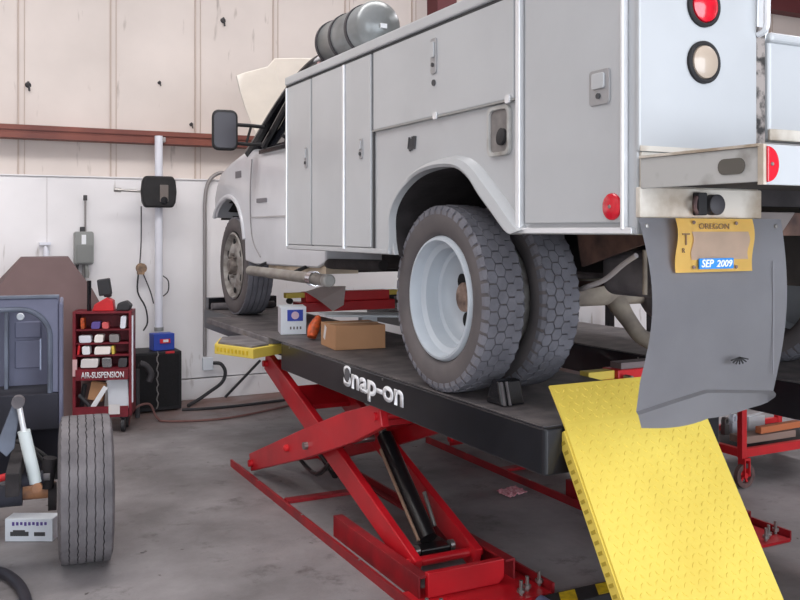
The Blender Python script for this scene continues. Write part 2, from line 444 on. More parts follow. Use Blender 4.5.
obj('lower_sill', box(nb(), XB - 0.004, XB + 0.0115, 3.73, 5.10, 1.588, 1.612), 'paint', T, bevel=0.003)
# paddle latches
def latch(y, z, hy, hz, parent):
    b = nb(); prismX(b, rrect(y - hy, y + hy, z - hz, z + hz, 0.012), XB - 0.010, XB - 0.0042)
    l = obj('latch', b, mat('latch_plate', (160, 160, 162), .35, metal=.2), parent, bevel=0.002)
    b = nb(); prismX(b, rrect(y - hy * .62, y + hy * .62, z - hz * .1, z + hz * .78, 0.008), XB - 0.017, XB - 0.0102)
    obj('handle', b, 'paint', l, bevel=0.002)
    b = nb(); lathe(b, (XB - 0.0102, y, z - hz * .5), (-1, 0, 0), [(0, 0.0), (0, 0.009), (0.006, 0.009), (0.006, 0)], 14)
    obj('lock', b, 'seam', l)
latch(3.297, 2.43, 0.024, 0.075, dL)
b = nb(); lathe(b, (XB - 0.0042, 3.297, 2.318), (-1, 0, 0), [(0, 0.0), (0, 0.013), (0.006, 0.013), (0.006, 0)], 14); obj('key_lock', b, 'seam', dL)
latch(2.23, 2.148, 0.048, 0.056, dR)
latch(4.777, 2.11, 0.02, 0.06, dA); latch(4.03, 2.10, 0.02, 0.05, dC)
# fuel filler pocket
b = nb()
P0 = rrect(2.742, 2.892, 1.975, 2.162, 0.03); P1 = rrect(2.757, 2.877, 1.990, 2.147, 0.022)
def ringX(bm, A, B, x0, x1):
    a0 = [bm.verts.new((x0, *p)) for p in A]; a1 = [bm.verts.new((x1, *p)) for p in A]
    b0 = [bm.verts.new((x0, *p)) for p in B]; b1 = [bm.verts.new((x1, *p)) for p in B]
    for i in range(len(A)):
        j = (i + 1) % len(A)
        for q in ((a0[i], a0[j], a1[j], a1[i]), (b0[i], b0[j], b1[j], b1[i]), (a0[i], a0[j], b0[j], b0[i]), (a1[i], a1[j], b1[j], b1[i])): bm.faces.new(q)
ringX(b, P0, P1, XB - 0.004, XB + 0.0118)
fp = obj('fuel_filler_pocket', b, 'steelgrey', T, bevel=0.003)
obj('pocket_lining', prismX(nb(), P1, XB + 0.006, XB + 0.0116), mat('pocket_grey', (136, 132, 130), 0.5, rgb2=(96, 92, 92), scale=10), fp)
b = nb(); lathe(b, (XB + 0.006, 2.795, 2.045), (-1, 0.1, 0.1), [(0, 0), (0, 0.032), (0.012, 0.032), (0.014, 0.026), (0.018, 0)], 20)
obj('fuel_cap', b, 'black', fp, smooth=True)
# dark emblem remnant and side marker
b = nb()
for k, (dy, dz, h) in enumerate(((0.035, 0.004, 0.05), (0.02, -0.006, 0.055), (0.006, 0.0, 0.06), (-0.008, 0.006, 0.05), (-0.022, 0.002, 0.055))):
    bar(b, (XB + 0.010, 3.52 + dy, 2.083 + dz - h / 2), (XB + 0.010, 3.515 + dy - 0.006, 2.083 + dz + h / 2), 0.008, 0.0105, up=(1, 0, 0))
box(b, XB + 0.006, XB + 0.0118, 3.495, 3.55, 2.058, 2.068)
obj('emblem_residue', b, 'seam', T)
b = nb(); lathe(b, (XB - 0.0045, 2.172, 1.772), (-1, 0, 0), [(0, 0), (0, 0.042), (0.006, 0.041), (0.010, 0.034), (0.012, 0)], 32)
mk = obj('side_reflector', b, 'redlens', T, smooth=True)
b = nb(); lathe(b, (XB - 0.0165, 2.172, 1.772), (-1, 0, 0), [(0, 0), (0, 0.006), (0.003, 0.005), (0.003, 0)], 12); obj('screw', b, 'steel', mk)
# wheel arch flare
b = nb()
FL = dense([(3.74, 1.60)] + ARCH0[1:-2] + [(2.74, 1.70), (2.70, 1.685)], 4)
def loft_flare(bm, pts):
    prev = None
    cy, cz = 3.25, 1.55
    for n_, (y, z) in enumerate(pts):
        i = n_ / 4
        d = Vector((y - cy, z - cz)).normalized()
        wd = 0.022 if i < 5 else (0.022 + 0.011 * (i - 5) if i < 9 else 0.068 + 0.004 * (i - 9))
        po = min(1.0, max(0.45, 0.45 + 0.3 * (i - 4)))
        r = [bm.verts.new((XB + 0.013, y + d.x * wd, z + d.y * wd)), bm.verts.new((XB + 0.01 - 0.032 * po, y + d.x * wd * .7, z + d.y * wd * .7)),
             bm.verts.new((XB + 0.01 - 0.040 * po, y + d.x * 0.006, z + d.y * 0.006)), bm.verts.new((XB + 0.01 - 0.032 * po, y - d.x * 0.006, z - d.y * 0.006)),
             bm.verts.new((XB + 0.03, y - d.x * 0.008, z - d.y * 0.008)), bm.verts.new((XB + 0.03, y + d.x * 0.01, z + d.y * 0.01))]
        if prev: bridge(bm, prev, r)
        else: bm.faces.new(r)
        prev = r
    bm.faces.new(prev)
loft_flare(b, FL)
obj('wheel_arch_flare', b, 'paint', T, smooth=True)
def liner(name, pts, x0, x1, cy, cz, th=0.012, off=0.006):
    b = nb(); fs = []
    q = []
    for y, z in pts:
        d = Vector((cy - y, cz - z)).normalized() * off; q.append((y + d.x, z + d.y))
    for (ya, za), (yb, zb) in zip(q, q[1:]): fs.append(b.faces.new([b.verts.new(p) for p in ((x0, ya, za), (x1, ya, za), (x1, yb, zb), (x0, yb, zb))]))
    bmesh.ops.remove_doubles(b, verts=b.verts[:], dist=1e-5)
    d = bmesh.ops.solidify(b, geom=b.faces[:], thickness=0.004)
    return obj(name, b, 'frame', T)
liner('wheel_arch_liner', ARCH, XB + 0.035, 2.362, 3.25, 1.5, off=0.004)
# inner wheel well
b = nb()
W = [(y, z + 0.004) for y, z in ARCH]
for i in range(len(W) - 1):
    (ya, za), (yb, zb) = W[i], W[i + 1]
    b.faces.new([b.verts.new(p) for p in ((2.365, ya, za), (3.0, ya, za), (3.0, yb, zb), (2.365, yb, zb))])
g = bmesh.ops.solidify(b, geom=b.faces[:], thickness=0.01)
obj('wheel_well', b, 'frame', T)
# rear panel: the white rear end of the compartment (down to the bumper) and its lamps
obj('rear_panel', box(nb(), XB + 0.004, 2.348, 2.062, 2.079, 1.935, 2.60), 'paint', T, bevel=0.006)
obj('rear_panel_hem', box(nb(), XB + 0.006, 2.345, 2.059, 2.0618, 1.936, 1.952), 'whitedirty', T)
obj('rear_lower_panel', box(nb(), XB + 0.004, 2.365, 2.058, 2.079, 1.737, 1.828), 'whitedirty', T, bevel=0.004)
obj('rear_recess_panel', box(nb(), XB + 0.02, 2.362, 2.070, 2.079, 1.829, 1.934), 'whitedirty', T)
def lamp(name, x, z, lens):
    b = nb(); lathe(b, (x, 2.0615, z), (0, -1, 0), [(0, 0), (0, 0.066), (0.010, 0.066), (0.015, 0.060), (0.012, 0.054), (0.004, 0.052), (0.004, 0)], 40)
    g = obj(name, b, 'black', T, smooth=True)
    b = nb(); lathe(b, (x, 2.057, z), (0, -1, 0), [(0, 0), (0, 0.0525), (0.010, 0.050), (0.018, 0.034), (0.020, 0)], 40)
    obj('lens', b, lens, g, smooth=True)
lamp('tail_lamp', 2.110, 2.395, 'redlens'); lamp('reverse_lamp', 2.110, 2.220, 'clearlens')
# gap strip, tail gate, post
obj('hinge_gap_strip', box(nb(), 2.3485, 2.394, 2.068, 2.0785, 1.975, 2.36), 'gapdirt', T, bevel=0.004)
b = nb(); box(b, 2.410, 3.86, 2.07, 2.11, 1.99, 2.335); tg = obj('tailgate', b, 'paint', T, bevel=0.012, seg=3)
obj('tailgate_lip', box(nb(), 2.40, 3.865, 2.052, 2.122, 2.312, 2.345), 'paint', tg, bevel=0.014, seg=3)
obj('gate_hem', box(nb(), 2.405, 3.86, 2.058, 2.069, 1.992, 2.03), 'whitedirty', tg, bevel=0.004)
b = nb(); bar(b, (2.372, 2.085, 2.34), (2.385, 2.085, 2.95), 0.032, 0.03); bar(b, (2.372, 2.085, 2.29), (2.40, 2.08, 2.36), 0.02, 0.03)
obj('rack_post', b, 'trimw', T, bevel=0.004)
b = nb(); tube(b, [(2.352, 2.0615, 2.33), (2.352, 2.03, 2.345), (2.352, 2.025, 2.42), (2.352, 2.025, 2.75), (2.352, 2.06, 2.78)], 0.010, 8, smooth=4)
obj('grab_handle', b, 'trimw', T, smooth=True)
# bumper: a step bumper whose side runs back from the body corner
XS, YR = 1.853, 1.618
b = nb()
box(b, XS + 0.012, 4.36, YR + 0.012, 2.055, 1.830, 1.900)
bump = obj('step_bumper', b, 'frame', T)
obj('bumper_side', box(nb(), XS, XS + 0.011, YR, 2.056, 1.823, 1.912), 'steelgrey', bump, bevel=0.002)
obj('bumper_lip', box(nb(), XS - 0.006, XS + 0.02, YR - 0.001, 2.056, 1.9125, 1.920), 'whitedirty', bump)
obj('bumper_face', box(nb(), XS, 4.37, YR - 0.012, YR - 0.001, 1.815, 1.918), 'paint', bump, bevel=0.003)
obj('bumper_edge_trim', box(nb(), XS - 0.004, XS + 0.008, YR - 0.014, YR + 0.004, 1.815, 1.918), 'whitedirty', bump)
b = nb(); prismX(b, rrect(1.665, 1.755, 1.846, 1.888, 0.020), XS - 0.003, XS - 0.0002); obj('oval_slot', b, mat('slot_dark', (92, 88, 82), .9), bump)
b = nb(); prismY(b, [(XS + 0.006 + max(-0.0, 0.042 * math.cos(a)), 1.867 + 0.046 * math.sin(a)) for a in [R(-90 + 10 * i) for i in range(19)]], YR - 0.020, YR - 0.0125)
mk = obj('corner_reflector', b, 'redlens', bump, bevel=0.003)
b = nb(); lathe(b, (XS + 0.02, YR - 0.0205, 1.867), (0, -1, 0), [(0, 0), (0, 0.005), (0.003, 0.004), (0.003, 0)], 10); obj('screw', b, 'steel', mk)
# trailer plug on the lower panel
b = nb(); lathe(b, (2.138, 2.0575, 1.778), (0, -1, 0), [(0, 0), (0, 0.032), (0.03, 0.032), (0.034, 0.026), (0.034, 0)], 24)
pl = obj('trailer_socket', b, 'strap', T, smooth=True)
b = nb(); box(b, 2.062, 2.098, 2.03, 2.0575, 1.745, 1.815); obj('socket_bracket', b, 'black', pl, bevel=0.004)
b = nb(); tube(b, [(2.06, 2.04, 1.80), (2.045, 2.03, 1.785), (2.05, 2.035, 1.765), (2.066, 2.04, 1.75)], 0.007, 8, smooth=4); obj('socket_cable', b, 'caster', pl, smooth=True)
# mud flap: thin rubber sheet, slightly bowed, with the lower lip folded towards the rear
def flap(bm, side, x0, x1):
    NX, NZ = 18, 20
    def pt(i, j):
        s = i / NX; t = j / NZ                     # t 0 top, 1 at the crease
        crease = 1.165 + (1.205 - 1.165) * min(1, s / 0.5) if s < 0.5 else 1.205 + (1.180 - 1.205) * (s - 0.5) / 0.5
        z = 1.736 * (1 - t) + crease * t
        xl = x0 + 0.030 * math.sin(PI * min(1, t * 1.2)) * (1 if side else 1) - 0.010 * t
        xr = x1 + 0.012 * math.sin(PI * t) - 0.035 * t * t
        y = 2.045 + 0.012 * math.sin(PI * s) - 0.02 * math.sin(PI * t) - (0.012 * (1 - s) * math.sin(3 * t))
        return (xl + (xr - xl) * s, y, z)
    g = [[bm.verts.new(pt(i, j)) for i in range(NX + 1)] for j in range(NZ + 1)]
    # the folded lip
    lo = []; mid = []
    for i in range(NX + 1):
        s = i / NX; p = pt(i, NZ)
        drop = 0.040 + 0.042 * math.sin(PI * min(1, s * 1.15)) - (0.03 * max(0, (s - 0.86) / 0.14) ** 2)
        drop = max(drop, 0.012)
        mid.append(bm.verts.new((p[0] - 0.004, p[1] - 0.014, p[2] - 0.008)))
        lo.append(bm.verts.new((p[0] - 0.012 - 0.022 * s, p[1] - 0.036, p[2] - drop)))
    g.append(mid); g.append(lo)
    fs = []
    for j in range(len(g) - 1):
        for i in range(NX): fs.append(bm.faces.new((g[j][i], g[j][i + 1], g[j + 1][i + 1], g[j + 1][i])))
    bmesh.ops.solidify(bm, geom=fs, thickness=0.007)
b = nb(); flap(b, 1, 1.835, 2.438)
mf = obj('mud_flap', b, 'mud', T, smooth=True, angle=25)
tag(mf, 'large grey rubber mud flap with folded lower edge')
for x in (1.865, 2.412):
    b = nb(); lathe(b, (x, 2.044, 1.712), (0, -1, 0), [(0, 0), (0, 0.008), (0.005, 0.006), (0.006, 0)], 12); obj('bolt', b, 'steel', mf, smooth=True)
b = nb()
box(b, 2.378, 2.380, 2.0235, 2.027, 1.24, 1.60); obj('moulded_rib', b, 'mud', mf)
b = nb()
for k in range(7): bar(b, (2.210, 2.0075, 1.305), (2.210 + 0.04 * math.sin(R(-70 + 23 * k)), 2.0075, 1.305 - 0.022 * math.cos(R(-70 + 23 * k))), 0.004, 0.003, up=(0, 1, 0))
obj('torn_spot', b, 'black', mf)
# licence plate, curved
def bent_sheet(bm, x0, x1, z0, z1, y0, amp, th, n=10):
    fs = []; g = []
    for k in range(n + 1):
        t = k / n; y = y0 - amp * math.sin(PI * t); dx = 0.006 * math.sin(2 * PI * t)
        g.append([bm.verts.new((x0 + dx, y, z1 + (z0 - z1) * t)), bm.verts.new((x1 + dx, y + 0.0, z1 + (z0 - z1) * t))])
    for k in range(n): fs.append(bm.faces.new((g[k][0], g[k][1], g[k + 1][1], g[k + 1][0])))
    bmesh.ops.solidify(bm, geom=fs, thickness=th)
b = nb(); bent_sheet(b, 1.951, 2.272, 1.572, 1.735, 2.014, 0.006, 0.003)
lp = obj('licence_plate', b, 'plate', T, smooth=True)
tag(lp, 'yellow licence plate reading OREGON')
b = nb(); bent_sheet(b, 2.010, 2.247, 1.610, 1.695, 2.0075, 0.003, 0.001); obj('faded_field', b, 'platedull', lp)
yp = 2.006
text('state_name', 'OREGON', 'grey', (2.037, yp, 1.703), (1, 0, 0), (0, 0, 1), 0.017, 0.125, lp)
text('letter', 'T', 'grey', (1.970, yp, 1.655), (1, 0, 0), (0, 0, 1), 0.035, None, lp)
text('small_letter', 'R', 'grey', (1.970, yp, 1.632), (1, 0, 0), (0, 0, 1), 0.014, None, lp)
b = nb(); box(b, 2.035, 2.177, 2.001, 2.0055, 1.582, 1.614); st = obj('date_sticker', b, 'blue', lp)
text('sticker_text', 'SEP', 'white', (2.042, 2.0008, 1.587), (1, 0, 0), (0, 0, 1), 0.024, 0.050, st, bold=0.02, shear=0.2)
text('sticker_text', '2009', 'white', (2.104, 2.0008, 1.587), (1, 0, 0), (0, 0, 1), 0.022, 0.066, st, bold=0.02, shear=0.2)
for x, z in ((2.017, 1.723), (2.194, 1.721), (2.017, 1.588), (2.194, 1.586)):
    b = nb(); lathe(b, (x, 2.0065, z), (0, -1, 0), [(0, 0), (0, 0.006), (0.003, 0.005), (0.004, 0)], 12); obj('screw', b, 'hub', lp, smooth=True)

# ---- air tank on the body top
cy0, cy1, tx, tz, tr = 4.62, 5.30, 2.22, 2.865, 0.142
b = nb(); lathe(b, (tx, cy0, tz), (0, 1, 0), [(-0.068, 0), (-0.064, 0.045), (-0.050, 0.09), (-0.028, 0.124), (0, tr), (0.60, tr), (0.63, 0.124), (0.652, 0.09), (0.666, 0.045), (0.67, 0)], 40)
tk = obj('air_tank', b, 'tank', T, smooth=True, angle=60)
for y in (4.74, 4.98, 5.19):
    b = nb(); lathe(b, (tx, y, tz), (0, 1, 0), [(0, tr + 0.001), (0, tr + 0.007), (0.028, tr + 0.007), (0.028, tr + 0.001)], 40, closed=True); obj('strap', b, 'strap', tk, smooth=True)
b = nb(); prismY(b, [(2.07, 2.612), (2.37, 2.612), (2.32, 2.745), (2.28, 2.728), (2.22, 2.718), (2.16, 2.728), (2.12, 2.745)], 4.70, 4.74)
prismY(b, [(2.07, 2.612), (2.37, 2.612), (2.32, 2.745), (2.28, 2.728), (2.22, 2.718), (2.16, 2.728), (2.12, 2.745)], 5.04, 5.08); obj('saddle', b, 'pinkish', tk)
b = nb(); tube(b, [(2.06, 5.08, 2.613), (2.05, 5.09, 2.66), (2.055, 5.10, 2.72)], 0.014, 8, smooth=3); obj('drain_valve', b, 'pinkish', tk, smooth=True)
b = nb(); box(b, tx - 0.02, tx + 0.02, cy0 - 0.079, cy0 - 0.070, 2.835, 2.86); obj('fitting', b, 'trimw', tk)

# ---- cab
XC = 2.12
cabm = [(5.16, 1.50), (5.16, 2.30), (6.35, 2.30), (6.75, 2.36), (7.25, 2.28), (7.58, 2.20), (7.70, 2.10), (7.76, 2.00), (7.76, 1.90), (7.735, 1.84), (7.715, 1.81),
        (7.69, 1.80), (7.63, 1.86), (7.48, 1.93), (7.32, 1.965), (7.14, 1.95), (6.98, 1.88), (6.87, 1.75), (6.82, 1.62), (6.80, 1.46), (6.55, 1.44), (5.30, 1.46)]
b = nb()
# loft across the truck's width, rounding the shoulders and the nose
def cabsec(x, inset, nose):
    out = []
    for y, z in cabm:
        yy = y - nose * max(0, (y - 7.3)) ; zz = z - inset * max(0, (z - 1.9)) * 2.0
        out.append(b.verts.new((x, yy, zz)))
    return out
secs = [(XC + 0.05, 0.16, 0.30), (XC, 0.10, 0.22), (XC + 0.02, 0.035, 0.14), (XC + 0.12, 0.0, 0.05), (XC + 0.6, -0.02, 0.0), (6.26 - XC - 0.6, -0.02, 0.0), (6.26 - XC - 0.12, 0.0, 0.05), (6.26 - XC - 0.02, 0.035, 0.14), (6.26 - XC, 0.1, 0.22)]
secs = secs[1:]
rr = [cabsec(*s) for s in secs]
for p, q in zip(rr, rr[1:]): bridge(b, p, q)
b.faces.new(rr[0]); b.faces.new(list(reversed(rr[-1])))
cab = obj('cab', b, 'cabpaint', T, smooth=True, angle=35, bevel=0.012)
# roof and pillars
b = nb()
base = [(5.18, 2.30), (6.72, 2.31)]; top = [(5.24, 2.88), (5.86, 2.90)]
def gh(bm, x0b, x0t, dz=0):
    v = [bm.verts.new(p) for p in ((x0b, 5.18, 2.29), (x0b, 6.72, 2.30), (x0t, 5.92, 2.88), (x0t, 5.24, 2.86),
         (6.26 - x0b, 5.18, 2.29), (6.26 - x0b, 6.72, 2.30), (6.26 - x0t, 5.92, 2.88), (6.26 - x0t, 5.24, 2.86))]
    for f in ((0, 1, 2, 3), (4, 7, 6, 5), (0, 3, 7, 4), (1, 5, 6, 2), (3, 2, 6, 7), (0, 4, 5, 1)): bm.faces.new([v[i] for i in f])
gh(b, 2.16, 2.32)
obj('greenhouse_glass', b, 'glass', T, bevel=0.03, seg=3)
b = nb()
v = rrect(2.30, 3.96, 5.22, 5.95, 0.12, 5)
prism(b, v, lambda x, y: (x, y, 2.865), lambda x, y: (3.13 + (x - 3.13) * .93, 5.58 + (y - 5.58) * .9, 2.95))
obj('roof', b, 'cabpaint', T, smooth=True, bevel=0.02)
b = nb()
tube(b, [(2.145, 6.76, 2.29), (2.17, 6.60, 2.40), (2.21, 6.36, 2.58), (2.27, 6.10, 2.76), (2.33, 5.92, 2.865), (2.36, 5.72, 2.90)], [0.045, 0.04, 0.034, 0.032, 0.032, 0.03], 8, smooth=4)
obj('windshield_pillar', b, 'blackgloss', T, smooth=True)
b = nb(); tube(b, [(6.26 - 2.145, 6.76, 2.29), (6.26 - 2.21, 6.36, 2.58), (6.26 - 2.33, 5.92, 2.865)], 0.034, 8, smooth=4)
obj('windshield_pillar', b, 'blackgloss', T, smooth=True)
b = nb(); tube(b, [(2.145, 6.42, 2.32), (2.17, 6.26, 2.44), (2.22, 6.08, 2.62), (2.28, 5.88, 2.79), (2.33, 5.60, 2.85)], 0.026, 8, smooth=4)
obj('door_frame', b, 'blackgloss', T, smooth=True)
b = nb(); box(b, 2.105, 2.125, 5.2, 6.42, 2.262, 2.29); obj('window_sill_trim', b, 'blackgloss', T)
b = nb()
ycs, zcs = 6.42, 1.80
tube(b, [(2.117, 6.62, 2.24), (2.1175, 6.66, 2.05), (2.1178, 6.66, 1.80), (2.118, 6.60, 1.62), (2.118, 6.42, 1.50)], 0.005, 6, smooth=5)
obj('door_gap', b, mat('panel_gap', (140, 138, 140), .7), T)
b = nb(); box(b, 2.112, 2.121, 5.2, 6.64, 1.792, 1.802); obj('body_side_crease', b, mat('crease', (176, 174, 176), .5), T)
b = nb(); box(b, 2.112, 2.121, 6.28, 6.50, 1.905, 1.935); obj('door_badge', b, mat('badge', (112, 110, 116), .5), T)
b = nb(); box(b, 2.118, 2.135, 6.90, 7.06, 2.115, 2.17); obj('fender_badge', b, mat('badge', (112, 110, 116), .5), T)
# rim of the front arch and the dark well
b = nb(); tube(b, [(2.122, y, z + 0.008) for y, z in cabm[11:19]], 0.020, 8, smooth=3); obj('fender_lip', b, 'cabpaint', T, smooth=True)
liner('front_arch_liner', [(7.70, 1.79), (7.63, 1.855), (7.48, 1.93), (7.32, 1.965), (7.14, 1.95), (6.98, 1.88), (6.87, 1.75), (6.82, 1.62), (6.81, 1.50)], XC + 0.06, 2.75, 7.26, 1.5)
b = nb(); box(b, 2.50, 3.76, 6.86, 7.66, 1.62, 1.90); obj('engine_bay_shield', b, 'frame', T)
b = nb(); bar(b, (2.30, 7.58, 1.50), (2.30, 7.72, 1.86), 0.05, 0.10); bar(b, (2.25, 7.66, 1.86), (2.17, 7.66, 1.89), 0.03, 0.03); obj('splash_liner', b, 'black', T)
# raised hood (seen from behind)
b = nb()
rows = []
for t in (0, .25, .5, .75, 1.0):
    row = []
    for x, zt in ((2.22, 3.00), (2.30, 3.035), (2.50, 3.10), (2.56, 3.175), (2.8, 3.20), (3.13, 3.22), (3.46, 3.20), (3.70, 3.175), (3.76, 3.10), (3.96, 3.035), (4.04, 3.00)):
        c = 3.13; xs = c + (x - c) * (0.955 + 0.045 * t)
        row.append(b.verts.new((xs, 6.88 + 0.50 * t + 0.06 * math.sin(PI * t), 2.40 + (zt - 2.40) * t + (0.03 if abs(x - c) < 0.6 else 0) * (1 - t))))
    rows.append(row)
fs = []
for p, q in zip(rows, rows[1:]):
    for i in range(len(p) - 1): fs.append(b.faces.new((p[i], p[i + 1], q[i + 1], q[i])))
bmesh.ops.solidify(b, geom=fs, thickness=0.05)
obj('raised_hood', b, 'hood', T, smooth=True, angle=20, bevel=0.008)
# mirror
b = nb()
rot = rz(-8)
prof = rrect(-0.095, 0.095, -0.15, 0.15, 0.05, 5)
prism(b, prof, lambda x, z: Vector((1.845, 6.42, 2.425)) + rot @ Vector((x, -0.035, z)), lambda x, z: Vector((1.845, 6.42, 2.425)) + rot @ Vector((x * .88, 0.07, z * .92)))
mr = obj('side_mirror', b, 'black', T, smooth=True, angle=50, bevel=0.015)
b = nb(); prism(b, rrect(-0.078, 0.078, -0.128, 0.128, 0.035, 5), lambda x, z: Vector((1.845, 6.42, 2.425)) + rot @ Vector((x, -0.037, z)), lambda x, z: Vector((1.845, 6.42, 2.425)) + rot @ Vector((x, -0.0355, z))); obj('mirror_glass', b, mat('mirror_face', (60, 58, 66), 0.3), mr)
b = nb(); tube(b, [(1.93, 6.45, 2.475), (2.05, 6.46, 2.475), (2.16, 6.46, 2.47)], 0.014, 8); tube(b, [(1.92, 6.45, 2.34), (2.05, 6.46, 2.335), (2.15, 6.46, 2.34)], 0.014, 8)
tube(b, [(2.06, 6.46, 2.475), (2.02, 6.46, 2.335)], 0.010, 8); obj('mirror_arm', b, 'black', mr, smooth=True)

# ---- wheels
def tire_prof(R0, wd, rin):
    h = wd / 2
    return [(-h * 0.80, rin), (-h * 0.97, rin + 0.02), (-h * 1.04, rin + (R0 - rin) * .45), (-h * 1.0, rin + (R0 - rin) * .78), (-h * 0.90, R0 - 0.020), (-h * 0.82, R0 - 0.012),
            (0, R0 - 0.009), (h * 0.82, R0 - 0.012), (h * 0.90, R0 - 0.020), (h * 1.0, rin + (R0 - rin) * .78), (h * 1.04, rin + (R0 - rin) * .45), (h * 0.97, rin + 0.02), (h * 0.80, rin)]
def lug(bm, cx, cy, cz, a0, a1, x0, x1, r0, r1, skew=0):
    def P(x, a, r): return bm.verts.new((cx + x, cy + r * math.cos(a), cz + r * math.sin(a)))
    am = (a0 + a1) / 2
    # six-sided block
    xm0, xm1 = x0, x1; xi = (x1 - x0) * 0.20
    pts = [(x0 + xi, a0), (x1 - xi, a0), (x1, am + skew), (x1 - xi, a1), (x0 + xi, a1), (x0, am + skew)]
    lo = [P(x, a, r0) for x, a in pts]; hi = [P(x, a, r1) for x, a in pts]
    bm.faces.new(hi); bridge(bm, lo, hi)
def block_tire(name, c, R0, wd, rin, parent, n=46):
    cx, cy, cz = c
    b = nb(); lathe(b, c, (1, 0, 0), tire_prof(R0, wd, rin), 96, closed=True)
    o = obj(name, b, 'sidewall', parent, smooth=True, angle=60)
    b = nb(); h = wd / 2; rows = 4; tw = wd * 0.86 / rows
    for k in range(rows):
        x0 = -wd * 0.43 + k * tw
        for i in range(n):
            a = 2 * PI * (i + (0.5 if k % 2 else 0)) / n; da = 2 * PI / n * 0.44
            e = 0.004 if k in (0, rows - 1) else 0
            lug(b, cx, cy, cz, a - da, a + da, x0 + 0.002 - 0.006, x0 + tw - 0.002 + 0.006, R0 - 0.018, R0 - e)
    for sgn in (-1, 1):                              # shoulder lugs running down the side
        for i in range(n):
            a = 2 * PI * (i + (0.25 if sgn > 0 else 0.75)) / n; da = 2 * PI / n * 0.36
            V = [b.verts.new((cx + sgn * x, cy + r * math.cos(t), cz + r * math.sin(t))) for x, r in ((h * 0.84, R0 - 0.014), (h * .985, R0 - 0.030), (h * 1.0, R0 - 0.042), (h * .86, R0 - 0.004), (h * 1.0, R0 - 0.020), (h * 1.025, R0 - 0.040)) for t in (a - da, a + da)]
            for f in ((6, 7, 9, 8), (8, 9, 11, 10), (0, 6, 8, 2), (2, 8, 10, 4), (1, 3, 9, 7), (3, 5, 11, 9), (4, 10, 11, 5), (0, 1, 7, 6)):
                b.faces.new([V[q] for q in f])
    obj('tread', b, 'tire', o)
    return o
def rear_rim(o, c, wd, rin, face):
    """deep dish of an outer dual wheel; face -1 looks towards -X"""
    cx, cy, cz = c; x0 = wd * 0.42; rin -= 0.014
    b = nb(); ax = (face, 0, 0)
    prof = [(x0 - 0.01, rin + 0.016), (x0 + 0.012, rin + 0.004), (x0 + 0.014, rin - 0.006), (x0, rin - 0.012), (x0 - 0.035, rin - 0.018), (x0 - 0.05, rin - 0.040), (x0 - 0.11, rin - 0.045), (x0 - 0.118, rin - 0.062), (x0 - 0.140, rin - 0.068),
            (x0 - 0.165, 0.175), (x0 - 0.176, 0.155), (x0 - 0.178, 0.112), (x0 - 0.178, 0.075), (x0 - 0.178, 0), (x0 - 0.19, 0), (x0 - 0.19, 0.17), (x0 - 0.175, rin - 0.04), (x0 - 0.2, rin - 0.01)]
    lathe(b, c, ax, prof, 72)
    rm = obj('rim', b, 'rim', o, smooth=True, angle=45)
    for k in range(4):
        a = R(90 * k + 30); px, pz = cy + 0.125 * math.cos(a), cz + 0.125 * math.sin(a)
        b = nb(); lathe(b, (cx + face * (x0 - 0.178), px, pz), ax, [(0, 0), (0.0, 0.036), (0.004, 0.036), (0.006, 0.031), (0.0062, 0)], 20)
        obj('hand_hole', b, mat('hand_hole_dark', (16, 16, 18), 0.9), rm)
    b = nb(); lathe(b, (cx + face * (x0 - 0.178), cy, cz), ax, [(0, 0), (0, 0.085), (0.012, 0.085), (0.02, 0.07), (0.035, 0.066), (0.06, 0.064), (0.066, 0.05), (0.068, 0)], 28)
    hb = obj('hub', b, 'hub', rm, smooth=True)
    b = nb()
    for k in range(8):
        a = R(45 * k); lathe(b, (cx + face * (x0 - 0.166), cy + 0.074 * math.cos(a), cz + 0.074 * math.sin(a)), ax, [(0, 0), (0, 0.010), (0.022, 0.010), (0.024, 0.006), (0.03, 0)], 6)
    obj('lug_nut', b, 'hub', rm)
RR = 0.405; ZR = 1.0 + RR; YA = 3.385; TWD = 0.188; XO = 2.003; XI = 2.28
t1 = block_tire('rear_wheel', (XO, YA, ZR), RR, TWD, 0.272, T); rear_rim(t1, (XO, YA, ZR), TWD, 0.272, -1)
t2 = block_tire('rear_wheel', (XI, YA, ZR), RR, TWD, 0.272, T)
b = nb(); lathe(b, (XI, YA, ZR), (1, 0, 0), [(-0.11, 0.275), (-0.10, 0.25), (0.0, 0.24), (0.02, 0.16), (0.02, 0)], 40); obj('rim', b, 'rimfront', t2, smooth=True)
t3 = block_tire('rear_wheel', (6.26 - XI, YA, ZR), RR, TWD, 0.272, T)
t4 = block_tire('rear_wheel', (6.26 - XO, YA, ZR), RR, TWD, 0.272, T); rear_rim(t4, (6.26 - XO, YA, ZR), TWD, 0.272, 1)
